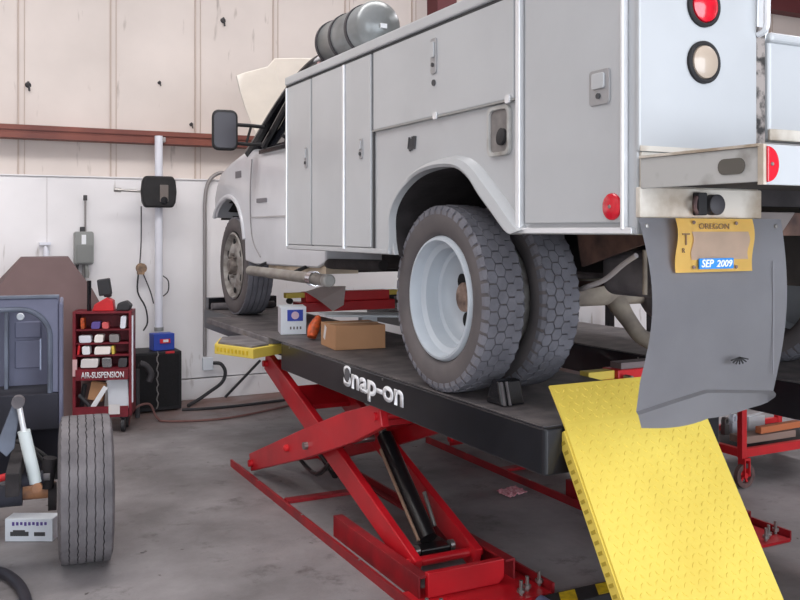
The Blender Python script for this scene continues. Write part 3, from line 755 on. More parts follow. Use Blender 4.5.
def rib_tire(name, c, R0, wd, rin, parent, m='tire', grooves=4, sw='sidewall'):
    h = wd / 2; pr = [(-h * 0.80, rin), (-h * 0.97, rin + 0.02), (-h * 1.04, rin + (R0 - rin) * .45), (-h * 1.0, rin + (R0 - rin) * .78), (-h * 0.93, R0 - 0.016)]
    b = nb(); lathe(b, c, (1, 0, 0), pr + [(-x, r) for x, r in reversed(pr)], 72, closed=True)
    o = obj(name, b, sw, parent, smooth=True, angle=60)
    b = nb(); g = grooves + 1; tw = wd * 0.93 / g
    for k in range(g):
        x0 = -wd * .465 + k * tw + 0.0028; x1 = x0 + tw - 0.0056
        n = 84
        zz = lambda i: 0.0022 * (1 if i % 2 else -1)
        A = []
        for xx, r in ((x0, R0 - 0.02), (x0, R0 - 0.003 if k == 0 else R0), (x1, R0 - 0.003 if k == g - 1 else R0), (x1, R0 - 0.02)):
            A.append([b.verts.new((c[0] + xx + zz(i), c[1] + r * math.cos(2 * PI * i / n), c[2] + r * math.sin(2 * PI * i / n))) for i in range(n)])
        for p, q in zip(A, A[1:]): bridge(b, p, q)
    obj('tread', b, m, o)
    return o
RF = 0.405; YF = 7.26
for sx, f in ((2.27, -1), (6.26 - 2.27, 1)):
    t = rib_tire('front_wheel', (sx, YF, 1.0 + RF), RF, 0.225, 0.272, T)
    b = nb(); lathe(b, (sx, YF, 1.0 + RF), (f, 0, 0), [(0.11, 0.276), (0.118, 0.262), (0.10, 0.25), (0.075, 0.238), (0.085, 0.21), (0.105, 0.17), (0.108, 0.12), (0.10, 0.105), (0.10, 0), (0.05, 0), (0.05, 0.23), (0.0, 0.25)], 56)
    rm = obj('rim', b, 'rimfront', t, smooth=True)
    for k in range(6):
        a = R(60 * k + 28); b = nb(); lathe(b, (sx + f * 0.094, YF + 0.198 * math.cos(a), 1.0 + RF + 0.198 * math.sin(a)), (f, 0, 0), [(0, 0), (0, 0.028), (0.006, 0.028), (0.0065, 0)], 16)
        obj('hand_hole', b, mat('hand_hole_dark', (16, 16, 18), 0.9), rm)
    b = nb(); lathe(b, (sx + f * 0.10, YF, 1.0 + RF), (f, 0, 0), [(0, 0), (0, 0.07), (0.02, 0.065), (0.045, 0.05), (0.05, 0)], 24)
    for k in range(8):
        a = R(45 * k); lathe(b, (sx + f * 0.105, YF + 0.092 * math.cos(a), 1.0 + RF + 0.092 * math.sin(a)), (f, 0, 0), [(0, 0), (0, 0.012), (0.025, 0.012), (0.03, 0)], 6)
    obj('hub', b, mat('greasy_hub', (120, 112, 106), 0.6, rgb2=(84, 76, 72), scale=20), rm)
# ---- underside
for sx in (2.72, 3.46):
    obj('frame_rail', box(nb(), sx, sx + 0.08, 2.10, 7.85, 1.50, 1.70), 'frame', T, bevel=0.004)
b = nb(); tube(b, [(2.47, YA, ZR), (3.79, YA, ZR)], 0.065, 20); ax = obj('rear_axle', b, 'tan', T, smooth=True)
b = nb(); lathe(b, (3.20, 3.14, ZR), (0, 1, 0), [(-0.03, 0), (-0.02, 0.10), (0, 0.14), (0.06, 0.175), (0.16, 0.185), (0.26, 0.15), (0.36, 0.08), (0.5, 0.06), (0.5, 0)], 32)
obj('differential', b, 'greycast', ax, smooth=True)
b = nb(); tube(b, [(2.39, YF, ZR - .03), (3.88, YF, ZR - .03)], 0.05, 16); obj('front_axle', b, 'frame', T, smooth=True)
b = nb(); tube(b, [(3.12, 3.5, 1.45), (3.12, 5.6, 1.55)], 0.05, 14); obj('drive_shaft', b, 'greycast', T, smooth=True)
for sx in (2.62, 3.56):
    b = nb()
    for k in range(4):
        L = 0.68 - 0.12 * k
        pts = [(sx, YA - L + 2 * L * i / 10, 1.52 - 0.010 * k - 0.06 * (1 - ((i - 5) / 5) ** 2)) for i in range(11)]
        for p, q in zip(pts, pts[1:]): bar(b, p, q, 0.065, 0.010)
    obj('leaf_spring', b, 'rust', T)
obj('rear_cross_member', box(nb(), 2.37, 3.88, 2.16, 2.30, 1.68, 1.76), 'rust', T, bevel=0.004)
b = nb(); prism(b, [(2.31, 1.66), (2.65, 1.645), (2.80, 1.605), (3.02, 1.545), (3.05, 1.68), (2.31, 1.68)], lambda y, z: (2.40, y, z), lambda y, z: (2.415, y, z)); obj('rusty_side_brace', b, 'rust', T)
b = nb(); tube(b, [(2.43, 2.72, 1.60), (2.43, 2.80, 1.56), (2.44, 2.92, 1.495), (2.44, 3.05, 1.455), (2.50, 3.15, 1.44)], 0.011, 8, smooth=5); obj('fuel_hose', b, mat('pale_hose', (196, 190, 190), .6), T, smooth=True)
b = nb(); box(b, 2.55, 2.715, 2.62, 3.10, 1.42, 1.62); obj('spare_air_reservoir', b, 'greycast', T, bevel=0.06, seg=5)
b = nb(); tube(b, [(2.88, 3.42, 1.42), (2.88, 3.36, 1.36), (2.88, 3.28, 1.28), (2.88, 3.17, 1.20), (2.92, 3.0, 1.15)], [0.06, 0.05, 0.04, 0.036, 0.03], 12, smooth=5); obj('torque_arm', b, 'tan', T, smooth=True)
b = nb(); tube(b, [(2.52, 2.77, 1.62), (2.52, 2.77, 1.44)], 0.010, 10); obj('shock_absorber', b, 'tan', T, smooth=True)
b = nb()
prismY(b, [(2.40, 1.76), (2.60, 1.76), (2.505, 1.66)], 2.12, 2.135); obj('hitch_gusset', b, mat('gusset_grey', (118, 110, 108), .7), T, bevel=0.004)
b = nb(); tube(b, [(3.00, 2.66, 1.56), (3.06, 2.66, 1.56), (3.4, 2.66, 1.56)], [0.05, 0.095, 0.095], 18); obj('muffler', b, 'greycast', T, smooth=True)
b = nb(); box(b, 2.44, 2.66, 3.95, 5.05, 1.46, 1.60); obj('fuel_tank', b, 'frame', T, bevel=0.03)
b = nb(); tube(b, [(2.06, 4.22, 1.515), (2.06, 4.9, 1.50), (2.16, 5.2, 1.49)], 0.030, 12); obj('tail_pipe', b, 'frame', T, smooth=True)
# running board of the cab
b = nb(); tube(b, [(2.05, 4.98, 1.40), (2.05, 6.45, 1.40)], 0.036, 16)
rb = obj('running_board', b, mat('grey_step_bar', (150, 146, 140), 0.5, rgb2=(122, 116, 110), scale=8), T, smooth=True)
b = nb(); lathe(b, (2.05, 4.98, 1.40), (0, -1, 0), [(0, 0.0), (0, 0.039), (0.05, 0.039), (0.06, 0.03), (0.06, 0)], 16); obj('end_cap', b, 'steelgrey', rb, smooth=True)
b = nb(); lathe(b, (2.05, 5.15, 1.40), (0, 1, 0), [(0, 0.041), (0, 0.046), (0.07, 0.046), (0.07, 0.041)], 16, closed=True); obj('clamp', b, 'chrome', rb, smooth=True)
b = nb(); box(b, 2.14, 2.36, 5.20, 6.30, 1.425, 1.475); obj('rocker_shield', b, mat('dusty_beige', (214, 198, 176), .8, rgb2=(170, 156, 140)), T)
for y in (5.5, 6.3):
    b = nb(); bar(b, (2.05, y, 1.43), (2.20, y, 1.49), 0.03, 0.02); obj('board_bracket', b, 'black', rb)

# ------------------------------------------------------------------ scissor lift (near runway and far runway)
def make_lift():
    L = thing('scissor_lift', 'near scissor lift with red arms and black runway lettered in white', 'vehicle lift', (2.3, 5.0, 0), 0, 'runway lifts under the truck')
    # runway: hollow channel look
    X0, X1, Y0, Y1 = 1.90, 2.76, 2.60, 7.95
    b = nb(); prism(b, [(X0, Y0 + 0.012), (X0 + 0.012, Y0), (X1 - 0.012, Y0), (X1, Y0 + 0.012), (X1, Y1), (X0 + 0.20, Y1), (X0 + 0.20, 5.60), (X0, 5.35)], lambda x, y: (x, y, 0.828), lambda x, y: (x, y, 0.996))
    rw = obj('runway', b, 'runway', L, bevel=0.006)
    obj('front_wing', box(nb(), X0 + 0.002, X0 + 0.199, 5.62, 7.12, 0.955, 0.996), 'greycast', rw, bevel=0.003)
    obj('deck', prismZ(nb(), [(X0 + 0.012, Y0 + 0.02), (X1 - 0.012, Y0 + 0.02), (X1 - 0.012, Y1 - 0.02), (X0 + .21, Y1 - 0.02), (X0 + .21, 7.1), (X0 + 0.012, 7.1)], 0.9965, 1.0), 'deck', rw)
    obj('front_stop', box(nb(), X0 + 0.21, X1 - 0.02, 7.84, 7.93, 1.0005, 1.10), 'runway', rw, bevel=0.004)
    b = nb(); tube(b, [(X0 + 0.21, 7.74, 1.032), (X1 - 0.08, 7.74, 1.032)], 0.031, 14); obj('stop_roller', b, 'greycast', rw, smooth=True)
    for y in (3.9, 5.2):
        b = nb(); lathe(b, (X0 - 0.0005, y, 0.98), (-1, 0, 0), [(0, 0), (0, 0.006), (0.003, 0.006), (0.004, 0)], 10); obj('bolt', b, 'steel', rw)
    # ramp: tilted tread plate with raised lugs, folded side flanges, short lip standing above the runway end
    xa, xb = 1.985, 2.655
    d = Vector((0, -0.345, -0.560)).normalized()          # down the ramp
    e = Vector((0, 0.085, 0.118)).normalized()            # up the lip
    H0 = Vector((0, 2.592, 1.005))
    n = Vector((1, 0, 0)).cross(d); n = n if n.y < 0 else -n
    Lr = 0.98
    def P(x, s, h): return Vector((x, 0, 0)) + H0 + d * s + n * h
    b = nb()
    def quadbox(bm, c8):
        v = [bm.verts.new(c) for c in c8]
        for f in ((0, 2, 3, 1), (4, 5, 7, 6), (0, 1, 5, 4), (2, 6, 7, 3), (0, 4, 6, 2), (1, 3, 7, 5)): bm.faces.new([v[i] for i in f])
    quadbox(b, [P(x, s, h) for h in (-0.008, 0) for s in (0, Lr) for x in (xa, xb)])
    quadbox(b, [P(x, s, h) for h in (-0.055, -0.0085) for s in (0.02, Lr) for x in (xa - 0.006, xa + 0.0)])
    quadbox(b, [P(x, s, h) for h in (-0.055, -0.0085) for s in (0.02, Lr) for x in (xb, xb + 0.006)])
    rp = obj('ramp', b, 'yellow', L)
    b = nb()
    ne = Vector((1, 0, 0)).cross(e); ne = ne if ne.y < 0 else -ne
    def Q(x, s, h): return Vector((x, 0, 0)) + H0 + e * s + ne * h
    quadbox(b, [Q(x, s, h) for h in (-0.008, 0) for s in (0.0, 0.155) for x in (xa, xb)])
    lip = obj('ramp_lip', b, 'yellow', rp)
    def lugs(bm, F, s0, s1, along, across):
        k = 0; s = s0
        while s < s1:
            x = xa + 0.022 + (0.016 if k % 2 else 0)
            j = 0
            while x < xb - 0.02:
                sg = 1 if (j + k) % 2 else -1
                a = R(45 * sg); c_, s_ = math.cos(a), math.sin(a)
                pts = [(0.013, 0), (0, 0.0042), (-0.013, 0), (0, -0.0042)]
                lo = [F(x + p * c_ - q * s_, s + p * s_ + q * c_, 0.0) for p, q in pts]
                hi = [F(x + (p * c_ - q * s_) * .6, s + (p * s_ + q * c_) * .6, 0.003) for p, q in pts]
                lo = [bm.verts.new(v) for v in lo]; hi = [bm.verts.new(v) for v in hi]
                bridge(bm, lo, hi); bm.faces.new(hi)
                x += 0.0325; j += 1
            s += 0.0275; k += 1
    b = nb(); lugs(b, P, 0.02, Lr - 0.01, d, None); o = obj('tread_lugs', b, 'yellow', rp); o['kind'] = 'stuff'
    b = nb(); lugs(b, Q, 0.02, 0.145, e, None); o = obj('lip_lugs', b, 'yellow', rp); o['kind'] = 'stuff'
    # perforations and wear on the near flange
    b = nb()
    for k in range(26):
        s = 0.05 + k * 0.035
        quadbox(b, [P(x, q, h) for h in (-0.046, -0.022) for q in (s, s + 0.012) for x in (xa - 0.0078, xa - 0.0062)])
    obj('flange_slots', b, mat('flange_slot', (170, 146, 44), .7), rp)
    # base
    bx0, bx1 = 1.86, 2.56
    for x in (bx0, bx1 - 0.06):
        b = nb(); y0 = 3.42; y1 = 6.32
        prismY(b, [(x, 0), (x + 0.06, 0), (x + 0.06, 0.012), (x + 0.012, 0.012), (x + 0.012, 0.05), (x, 0.05)] if x == bx0 else [(x, 0), (x + 0.06, 0), (x + 0.06, 0.05), (x + 0.048, 0.05), (x + 0.048, 0.012), (x, 0.012)], y0, y1)
        obj('base_rail', b, 'reddark', L)
    for y in (5.32,): obj('cross_bar', box(nb(), bx0 + 0.061, bx1 - 0.061, y - 0.035, y + 0.035, 0.0, 0.022), 'reddark', L, bevel=0.003)
    for x, s in ((1.945, 1), (2.475, -1)):
        b = nb()
        prismY(b, [(x, 0.0), (x, 0.115), (x + s * 0.055, 0.115), (x + s * 0.055, 0.103), (x + s * 0.010, 0.103), (x + s * 0.010, 0.0)], 3.62, 4.62)
        obj('roller_channel', b, 'reddark', L, bevel=0.002)
    obj('base_plate', box(nb(), bx0 + 0.03, bx1 - 0.03, 3.40, 3.72, 0.001, 0.016), 'red', L)
    b = nb(); prismY(b, [(1.985, 0.017), (1.985, 0.13), (2.40, 0.13), (2.40, 0.045), (2.37, 0.017)], 3.60, 3.635); obj('end_plate', b, 'red', L, bevel=0.004)
    for x, y in ((1.90, 3.46), (1.955, 3.43), (2.44, 3.47), (2.385, 3.44), (2.53, 3.50)):
        b = nb(); tube(b, [(x, y, 0.012), (x, y, 0.085)], 0.009, 8); lathe(b, (x, y, 0.03), (0, 0, 1), [(0, 0), (0, 0.019), (0.016, 0.019), (0.016, 0)], 6); obj('anchor_bolt', b, 'steel', L)
    for y in (4.1, 4.9, 5.7):
        b = nb(); lathe(b, (bx0 + 0.006, y, 0.05), (0, 0, 1), [(0, 0), (0, 0.006), (0.004, 0.006), (0.004, 0)], 8); obj('rail_screw', b, 'steel', L)
    # arms
    def arm(x, wdt, pts, name='scissor_arm', m='red'):
        b = nb(); prismX(b, pts, x, x + wdt); return obj(name, b, m, L, bevel=0.006)
    def tapered(p, q, h0, hm, h1):
        p = Vector(p); q = Vector(q); d_ = (q - p).normalized(); n_ = Vector((-d_.y, d_.x)); m_ = (p + q) / 2
        a = p - d_ * 0.05; z = q + d_ * 0.05
        return [tuple(a + n_ * h0 * .5), tuple(m_ + n_ * hm), tuple(m_ + (q - p) * .35 + n_ * hm), tuple(z + n_ * h1 * .6), tuple(z - n_ * h1 * .6), tuple(m_ + (q - p) * .3 - n_ * hm), tuple(m_ - n_ * hm), tuple(a - n_ * h0 * .7)]
    for x in (1.925, 2.455):                             # outer pair: front foot up to the rear top
        arm(x, 0.045, tapered((6.02, 0.085), (4.03, 0.775), 0.10, 0.085, 0.10))
    for x in (2.02, 2.36):                               # inner pair: rear foot up to the front top
        arm(x, 0.045, tapered((3.86, 0.085), (5.98, 0.775), 0.10, 0.075, 0.11))
    b = nb(); prism(b, [(4.05, 0.83), (4.15, 0.60), (4.75, 0.60), (5.2, 0.83)], lambda y, z: (2.50 - 0.03, y, z), lambda y, z: (2.50 - 0.0, y, z))
    # torque box that ties the outer arms (the wide red face)
    b = nb(); p = Vector((0, 4.62, 0.585)); bar(b, (1.972, 4.72, 0.555), (2.453, 4.72, 0.555), 0.30, 0.03, up=(0, 0.33, 0.94)); obj('arm_tie_plate', b, 'red', L)
    b = nb(); bar(b, (2.067, 5.45, 0.62), (2.358, 5.45, 0.62), 0.26, 0.03, up=(0, -0.33, 0.94)); obj('arm_tie_plate', b, 'red', L)
    def rod(p, q, r, m='red', name='pivot_rod'):
        b = nb(); tube(b, [p, q], r, 14); return obj(name, b, m, L, smooth=True)
    rod((1.90, 6.02, 0.085), (2.52, 6.02, 0.085), 0.024)
    rod((1.99, 3.86, 0.085), (2.43, 3.86, 0.085), 0.024)
    rod((1.90, 4.97, 0.43), (2.52, 4.97, 0.43), 0.022, 'steel')
    rod((1.91, 4.03, 0.775), (2.52, 4.03, 0.775), 0.022)
    rod((1.99, 5.98, 0.775), (2.43, 5.98, 0.775), 0.022)
    b = nb(); lathe(b, (1.924, 5.30, 0.345), (-1, 0, 0), [(0, 0), (0, 0.022), (0.02, 0.022), (0.03, 0.008), (0.03, 0)], 14); obj('pivot_cap', b, 'redcart', L, smooth=True)
    # hydraulic ram between the inner arms
    c0 = Vector((2.215, 3.98, 0.10)); c1 = Vector((2.215, 4.66, 0.66)); dd = (c1 - c0)
    b = nb(); tube(b, [c0 + dd * .05, c0 + dd * .80], 0.045, 20); cyl = obj('hydraulic_ram', b, 'hyd', L, smooth=True)
    b = nb(); tube(b, [c0 + dd * .80, c1], 0.024, 16); obj('piston_rod', b, 'steel', cyl, smooth=True)
    b = nb(); off = Vector((-0.058, 0, 0)); tube(b, [c0 + dd * .05 + off, c0 + dd * .70 + off], 0.009, 8); obj('oil_line', b, mat('copper_line', (170, 140, 120), .35, metal=.5), cyl, smooth=True)
    b = nb(); tube(b, [c0 + dd * .1 + Vector((.055, 0, .02)), c0 + dd * .28 + Vector((.06, 0, .06))], 0.011, 8); obj('hose_fitting', b, 'steel', cyl, smooth=True)
    b = nb(); box(b, 2.13, 2.30, 3.93, 4.02, 0.045, 0.11); obj('ram_clevis', b, 'hyd', cyl, bevel=0.008)
    for x in (2.115, 2.315):
        b = nb(); tube(b, [(x - 0.012, 3.96, 0.10), (x + 0.012, 3.96, 0.10)], 0.026, 12); obj('clevis_nut', b, 'steel', cyl, smooth=True)
    # locking gear with black teeth in front of the ram, hoses
    b = nb(); bar(b, (2.16, 6.10, 0.10), (2.16, 5.22, 0.40), 0.05, 0.05); tube(b, [(2.22, 5.9, 0.12), (2.20, 5.5, 0.10), (2.18, 5.15, 0.30), (2.22, 4.9, 0.55)], 0.016, 8, smooth=4)
    tube(b, [(2.30, 5.9, 0.16), (2.33, 5.45, 0.25), (2.26, 5.15, 0.42), (2.26, 4.95, 0.60)], 0.014, 8, smooth=4); obj('safety_latch_bar', b, 'hyd', L)
    b = nb(); tube(b, [(2.25, 5.75, 0.30), (2.25, 5.3, 0.14)], 0.03, 10); obj('air_cylinder', b, 'hyd', L, smooth=True)
    return L, rw
lift1, rw1 = make_lift()
lift2 = copy_tree(lift1)
lift2.location.x = 2.3 + (3.50 - 1.90)
lift2['label'] = 'far scissor lift holding the truck wheels on the side away from us'
# lettering belongs to the near runway only (the far runway's own lettering faces the other way)
text('runway_lettering', 'Snap-on', 'white', (1.8985, 4.37, 0.848), (0, -1, 0), (0, 0, 1), 0.142, 0.69, rw1, depth=0.001, bold=0.034)
b = nb(); lathe(b, (1.897, 4.318, 0.945), (-1, 0, 0), [(0, 0), (0, 0.034), (0.001, 0.034), (0.001, 0)], 24); obj('scuff_patch', b, mat('grey_scuff', (96, 96, 100), .7), rw1)

# turn plate poking out of the near runway
tp = thing('turn_plate', 'yellow turn plate sticking out from the side of the black runway near its front', 'turn plate', (1.9, 5.7, 0.90))
P = [(1.60, 5.80), (1.75, 5.45), (2.085, 5.66), (2.085, 6.2), (1.72, 6.1)]
b = nb(); prismZ(b, P, 0.890, 0.9535); obj('rim', b, 'yellow', tp, bevel=0.004)
b = nb(); prismZ(b, [(1.625, 5.80), (1.755, 5.49), (1.893, 5.57), (1.893, 6.10), (1.73, 6.07)], 0.954, 0.966); obj('top', b, 'greycast', tp)
b = nb()
for k in range(9):
    t = (k + 1) / 10.5; x = 1.60 + 0.15 * t; y = 5.80 - 0.35 * t
    obox(b, (x - 0.003, y - 0.001, 0.922), (0.004, 0.014, 0.026), rz(23.2))
obj('markings', b, 'yellowdk', tp)

# rolling jacks between the runways
def jack(x0, x1, y, z0, z1, label):
    j = thing('rolling_jack', label, 'jack', ((x0 + x1) / 2, y, z0), 0, 'rolling jacks between the runways')
    obj('beam', box(nb(), x0 + 0.10, x1 - 0.06, y - 0.09, y + 0.09, z0, z0 + (z1 - z0) * .5), 'red', j, bevel=0.006)
    obj('housing', box(nb(), x0 + 0.16, x1 - 0.10, y - 0.06, y + 0.06, z0 + (z1 - z0) * .5 + .0005, z1), 'redcart', j, bevel=0.006)
    for xx in (x0, x1 - 0.10):
        o = obj('end_arm', box(nb(), xx, xx + 0.16 if xx == x0 else xx + 0.10, y - 0.035, y + 0.035, z1 - 0.045, z1 - 0.003), 'yellow' if xx == x0 or y > 5 else 'frame', j, bevel=0.004)
        obj('roller', lathe(nb(), (xx + 0.04, y, z1 - 0.07), (0, 1, 0), [(-0.02, 0), (-0.02, 0.024), (0.02, 0.024), (0.02, 0)], 16), 'black', j, smooth=True)
    return j
j1 = jack(2.50, 3.52, 6.95, 1.03, 1.19, 'red rolling jack with yellow ends seen under the truck cab, topped by crumpled paper')
b = nb()
for xx in (2.57, 3.42): bar(b, (xx, 6.95, 1.19), (xx, 6.95, 1.32), 0.04, 0.04)
obj('stand_post', b, 'black', j1)
j2 = jack(2.765, 3.49, 3.46, 0.93, 1.02, 'red rolling jack with a yellow end behind the rear wheels and mud flap')
obj('jack_top_plate', box(nb(), 2.96, 3.40, 3.42, 3.50, 1.0205, 1.05), mat('jack_plate', (120, 108, 108), .6), j2)
b = nb(); lathe(b, (2.95, 3.38, 0.99), (0, -1, 0), [(0, 0), (0, .012), (.05, .012), (.05, 0)], 10); obj('pin', b, 'steel', j2)
b = nb()
v = [b.verts.new(p) for p in ((2.64, 6.86, 1.20), (2.80, 6.90, 1.235), (3.00, 6.86, 1.235), (2.92, 6.72, 1.09), (2.80, 6.66, 1.05), (2.72, 6.74, 1.13))]
fs = [b.faces.new((v[0], v[1], v[5])), b.faces.new((v[1], v[2], v[5])), b.faces.new((v[2], v[3], v[5])), b.faces.new((v[3], v[4], v[5]))]
bmesh.ops.solidify(b, geom=fs, thickness=0.004)
tag(obj('crumpled_paper', b, 'paper'), 'pale sheet of paper draped over the red jack under the cab', 'paper')

# wheel chock behind the front outer dual
ch = thing('wheel_chock', 'black rubber wheel chock wedged behind the outer rear wheel on the runway', 'wheel chock', (2.04, 3.06, 1.0))
b = nb()
prism(b, [(2.98, 1.001), (3.10, 1.001), (3.085, 1.05), (3.055, 1.10), (3.01, 1.10)], lambda y, z: (1.975, y, z), lambda y, z: (2.085, y, z))
obj('wedge', b, 'blackgloss', ch, bevel=0.008)
for x in (1.985, 2.010):
    b = nb(); bar(b, (x, 2.974, 1.005), (x, 3.002, 1.095), 0.008, 0.008); obj('rib', b, 'greycast', ch)

# boxes and bits on the runway
def cardboard(name, c, size, ang, m, label):
    t = thing(name, label, 'box', c, ang)
    Mr = rz(ang); z = c[2]
    b = nb(); obox(b, (c[0], c[1], z + size[2] / 2), size, Mr); obj('carton', b, m, t, bevel=0.003)
    return t, Mr
cb, Mr = cardboard('cardboard_box', (2.21, 4.95, 1.001), (0.31, 0.30, 0.14), -6, 'card', 'brown cardboard box on the runway in front of the rear wheel')
b = nb(); obox(b, Vector((2.21, 4.95, 1.001 + 0.1412)) , (0.308, 0.05, 0.002), Mr); obj('tape', b, mat('tape_tan', (196, 160, 120), .3), cb)
b = nb(); obox(b, Vector((2.21, 4.95, 1.085)) + Mr @ Vector((-0.156, 0.06, 0)), (0.002, 0.035, 0.085), Mr @ Matrix.Rotation(R(22), 3, 'X')); obj('label', b, 'tape', cb)
cw, Mr = cardboard('parts_box', (2.13, 5.78, 1.001), (0.17, 0.20, 0.185), -14, 'cardwhite', 'white parts box with a blue badge standing on the runway')
b = nb(); obox(b, Vector((2.13, 5.78, 1.001 + 0.128)) + Mr @ Vector((0.01, -0.101, 0)), (0.105, 0.002, 0.075), Mr); bl = obj('blue_badge', b, 'navy', cw)
b = nb(); lathe(b, Vector((2.13, 5.78, 1.001 + 0.128)) + Mr @ Vector((0.01, -0.1022, 0)), Mr @ Vector((0, -1, 0)), [(0, 0), (0, 0.026), (0.001, 0.026), (0.001, 0)], 24); obj('round_seal', b, mat('seal_pink', (206, 180, 196), .6), bl)
b = nb()
for k in range(4): obox(b, Vector((2.13, 5.78, 1.045)) + Mr @ Vector((-0.02 + k * 0.022, -0.1012, 0.0)), (0.010, 0.0015, 0.018), Mr)
obj('small_print', b, 'greycast', cw)
b = nb(); obox(b, Vector((2.13, 5.78, 1.001 + 0.09)) + Mr @ Vector((-0.0858, 0, 0)), (0.001, 0.19, 0.17), Mr); obj('side_panel', b, mat('box_side_grey', (190, 188, 196), .7), cw)
b = nb(); tube(b, [(2.10, 5.34, 1.02), (2.12, 5.36, 1.07), (2.15, 5.37, 1.12), (2.16, 5.38, 1.15)], [0.03, 0.04, 0.03, 0.012], 10, smooth=3)
tag(obj('spray_bottle', b, 'orange', smooth=True), 'small orange bottle on the runway between the white and brown boxes', 'bottle')
b = nb(); tube(b, [(2.25, 5.34, 1.001), (2.25, 5.34, 1.11)], [0.04, 0.03], 10)
tag(obj('dark_socket_tool', b, 'black', smooth=True), 'black stubby tool standing beside the small orange bottle', 'tool')
b = nb(); obox(b, (2.45, 5.25, 1.155), (0.60, 0.24, 0.012), rz(-10) @ Matrix.Rotation(R(2), 3, 'Y')); obox(b, (2.45, 5.25, 1.076), (0.10, 0.1, 0.145), rz(-10))
tag(obj('sheet_metal_tray', b, mat('pale_tray', (186, 192, 198), .4), bevel=0.002), 'pale flat tray resting behind the brown cardboard box', 'tray')

# hazard striped cable cover on the floor
hz = thing('cable_cover', 'black cable cover with yellow hazard stripes on the floor beside the yellow ramp', 'cable cover', (2.87, 3.28, 0))
b = nb(); prism(b, [(3.19, 0.001), (3.225, 0.04), (3.345, 0.04), (3.38, 0.001)], lambda y, z: (2.44, y, z), lambda y, z: (3.3, y, z)); obj('cover', b, 'black', hz, bevel=0.003)
for k in range(4):
    x = 2.46 + k * 0.21
    b = nb(); prismZ(b, [(x, 3.235), (x + 0.09, 3.235), (x + 0.15, 3.335), (x + 0.06, 3.335)], 0.0405, 0.042); obj('stripe', b, 'yellowdk', hz)
b = nb(); lathe(b, (2.40, 3.28, 0.031), (0, 1, 0), [(-0.03, 0), (-0.03, 0.03), (0.03, 0.03), (0.03, 0)], 16); obj('plug', b, mat('plug_blue', (96, 100, 130), .5), hz, smooth=True)

# pink rag
b = nb()
import mathutils
bmesh.ops.create_grid(b, x_segments=14, y_segments=10, size=0.5)
for v in b.verts:
    x, y = v.co.x, v.co.y
    nz = mathutils.noise.noise(Vector((x * 6, y * 6, 0)))
    v.co = Vector((3.285 + x * 0.17 + nz * 0.03, 4.84 + y * 0.15 + 0.05 * x + nz * 0.03, 0.012 + 0.018 * abs(mathutils.noise.noise(Vector((x * 9, y * 9, 3)))) * (1 - abs(x)) + 0.012 * abs(nz)))
bmesh.ops.solidify(b, geom=b.faces[:], thickness=0.003)
tag(obj('shop_rag', b, 'rag', smooth=True), 'crumpled pink shop rag lying on the concrete floor beneath the runway', 'rag')

# ------------------------------------------------------------------ red cart beyond the far lift
rc = thing('tool_cart', 'red steel tool cart on casters beyond the yellow ramp at the right edge', 'cart', (5.2, 4.4, 0))
cx0, cx1, cy0_, cy1_ = 4.70, 5.75, 4.25, 4.85
for x, y in ((cx0, cy0_), (cx1, cy0_), (cx0, cy1_), (cx1, cy1_)):
    obj('upright', box(nb(), x - 0.022, x + 0.022, y - 0.022, y + 0.022, 0.20, 0.92), 'redcart', rc, bevel=0.003)
for z, m in ((0.205, 0), (0.66, 1)):
    b = nb(); box(b, cx0 + 0.023, cx1 - 0.023, cy0_ - 0.02, cy0_ + 0.018, z, z + 0.055); box(b, cx0 + 0.023, cx1 - 0.023, cy1_ - 0.018, cy1_ + 0.02, z, z + 0.055)
    box(b, cx0 - 0.02, cx0 + 0.018, cy0_ + 0.023, cy1_ - 0.023, z, z + 0.055)
    obj('shelf_rail', b, 'redcart', rc, bevel=0.002)
    obj('shelf', box(nb(), cx0 + 0.024, cx1 - 0.024, cy0_ + 0.02, cy1_ - 0.02, z + 0.004, z + 0.02), 'blackbox', rc)
for x, y in ((cx0 + 0.02, cy0_), (cx1, cy0_), (cx0 + 0.02, cy1_), (cx1, cy1_)):
    b = nb(); box(b, x - 0.025, x - 0.018, y - 0.03, y + 0.03, 0.08, 0.1995); box(b, x + 0.018, x + 0.025, y - 0.03, y + 0.03, 0.08, 0.1995); box(b, x - 0.0175, x + 0.0175, y - 0.03, y + 0.03, 0.185, 0.1995)
    c_ = obj('caster', b, 'redcart', rc)
    b = nb(); lathe(b, (x, y, 0.083), (0, -1, 0), [(-0.016, 0.05), (-0.016, 0.08), (0.016, 0.08), (0.016, 0.05)], 30, closed=True)
    b2 = nb(); lathe(b2, (x, y, 0.083), (0, -1, 0), [(-0.017, 0), (-0.017, 0.018), (0.02, 0.018), (0.02, 0)], 16)
    for k in range(5): bar(b2, (x, y, 0.083), (x + 0.052 * math.cos(R(72 * k + 10)), y, 0.083 + 0.052 * math.sin(R(72 * k + 10))), 0.014, 0.012, up=(0, 1, 0))
    obj('wheel', b, 'caster', c_, smooth=True); obj('spokes', b2, 'redcart', c_)
b = nb(); box(b, 4.80, 5.30, 4.32, 4.45, 0.262, 0.31); tag(obj('steel_bar_stock', b, mat('rust_brown_bar', (150, 128, 118), .7), bevel=.004), 'grey brown steel bar on the lower shelf of the red cart', 'bar')
b = nb(); obox(b, (5.15, 4.34, 0.343), (0.42, 0.05, 0.045), rz(3)); tag(obj('copper_bar', b, mat('orange_bar', (196, 116, 76), .5), bevel=.004), 'orange brown bar lying on the lower shelf of the red cart', 'bar')
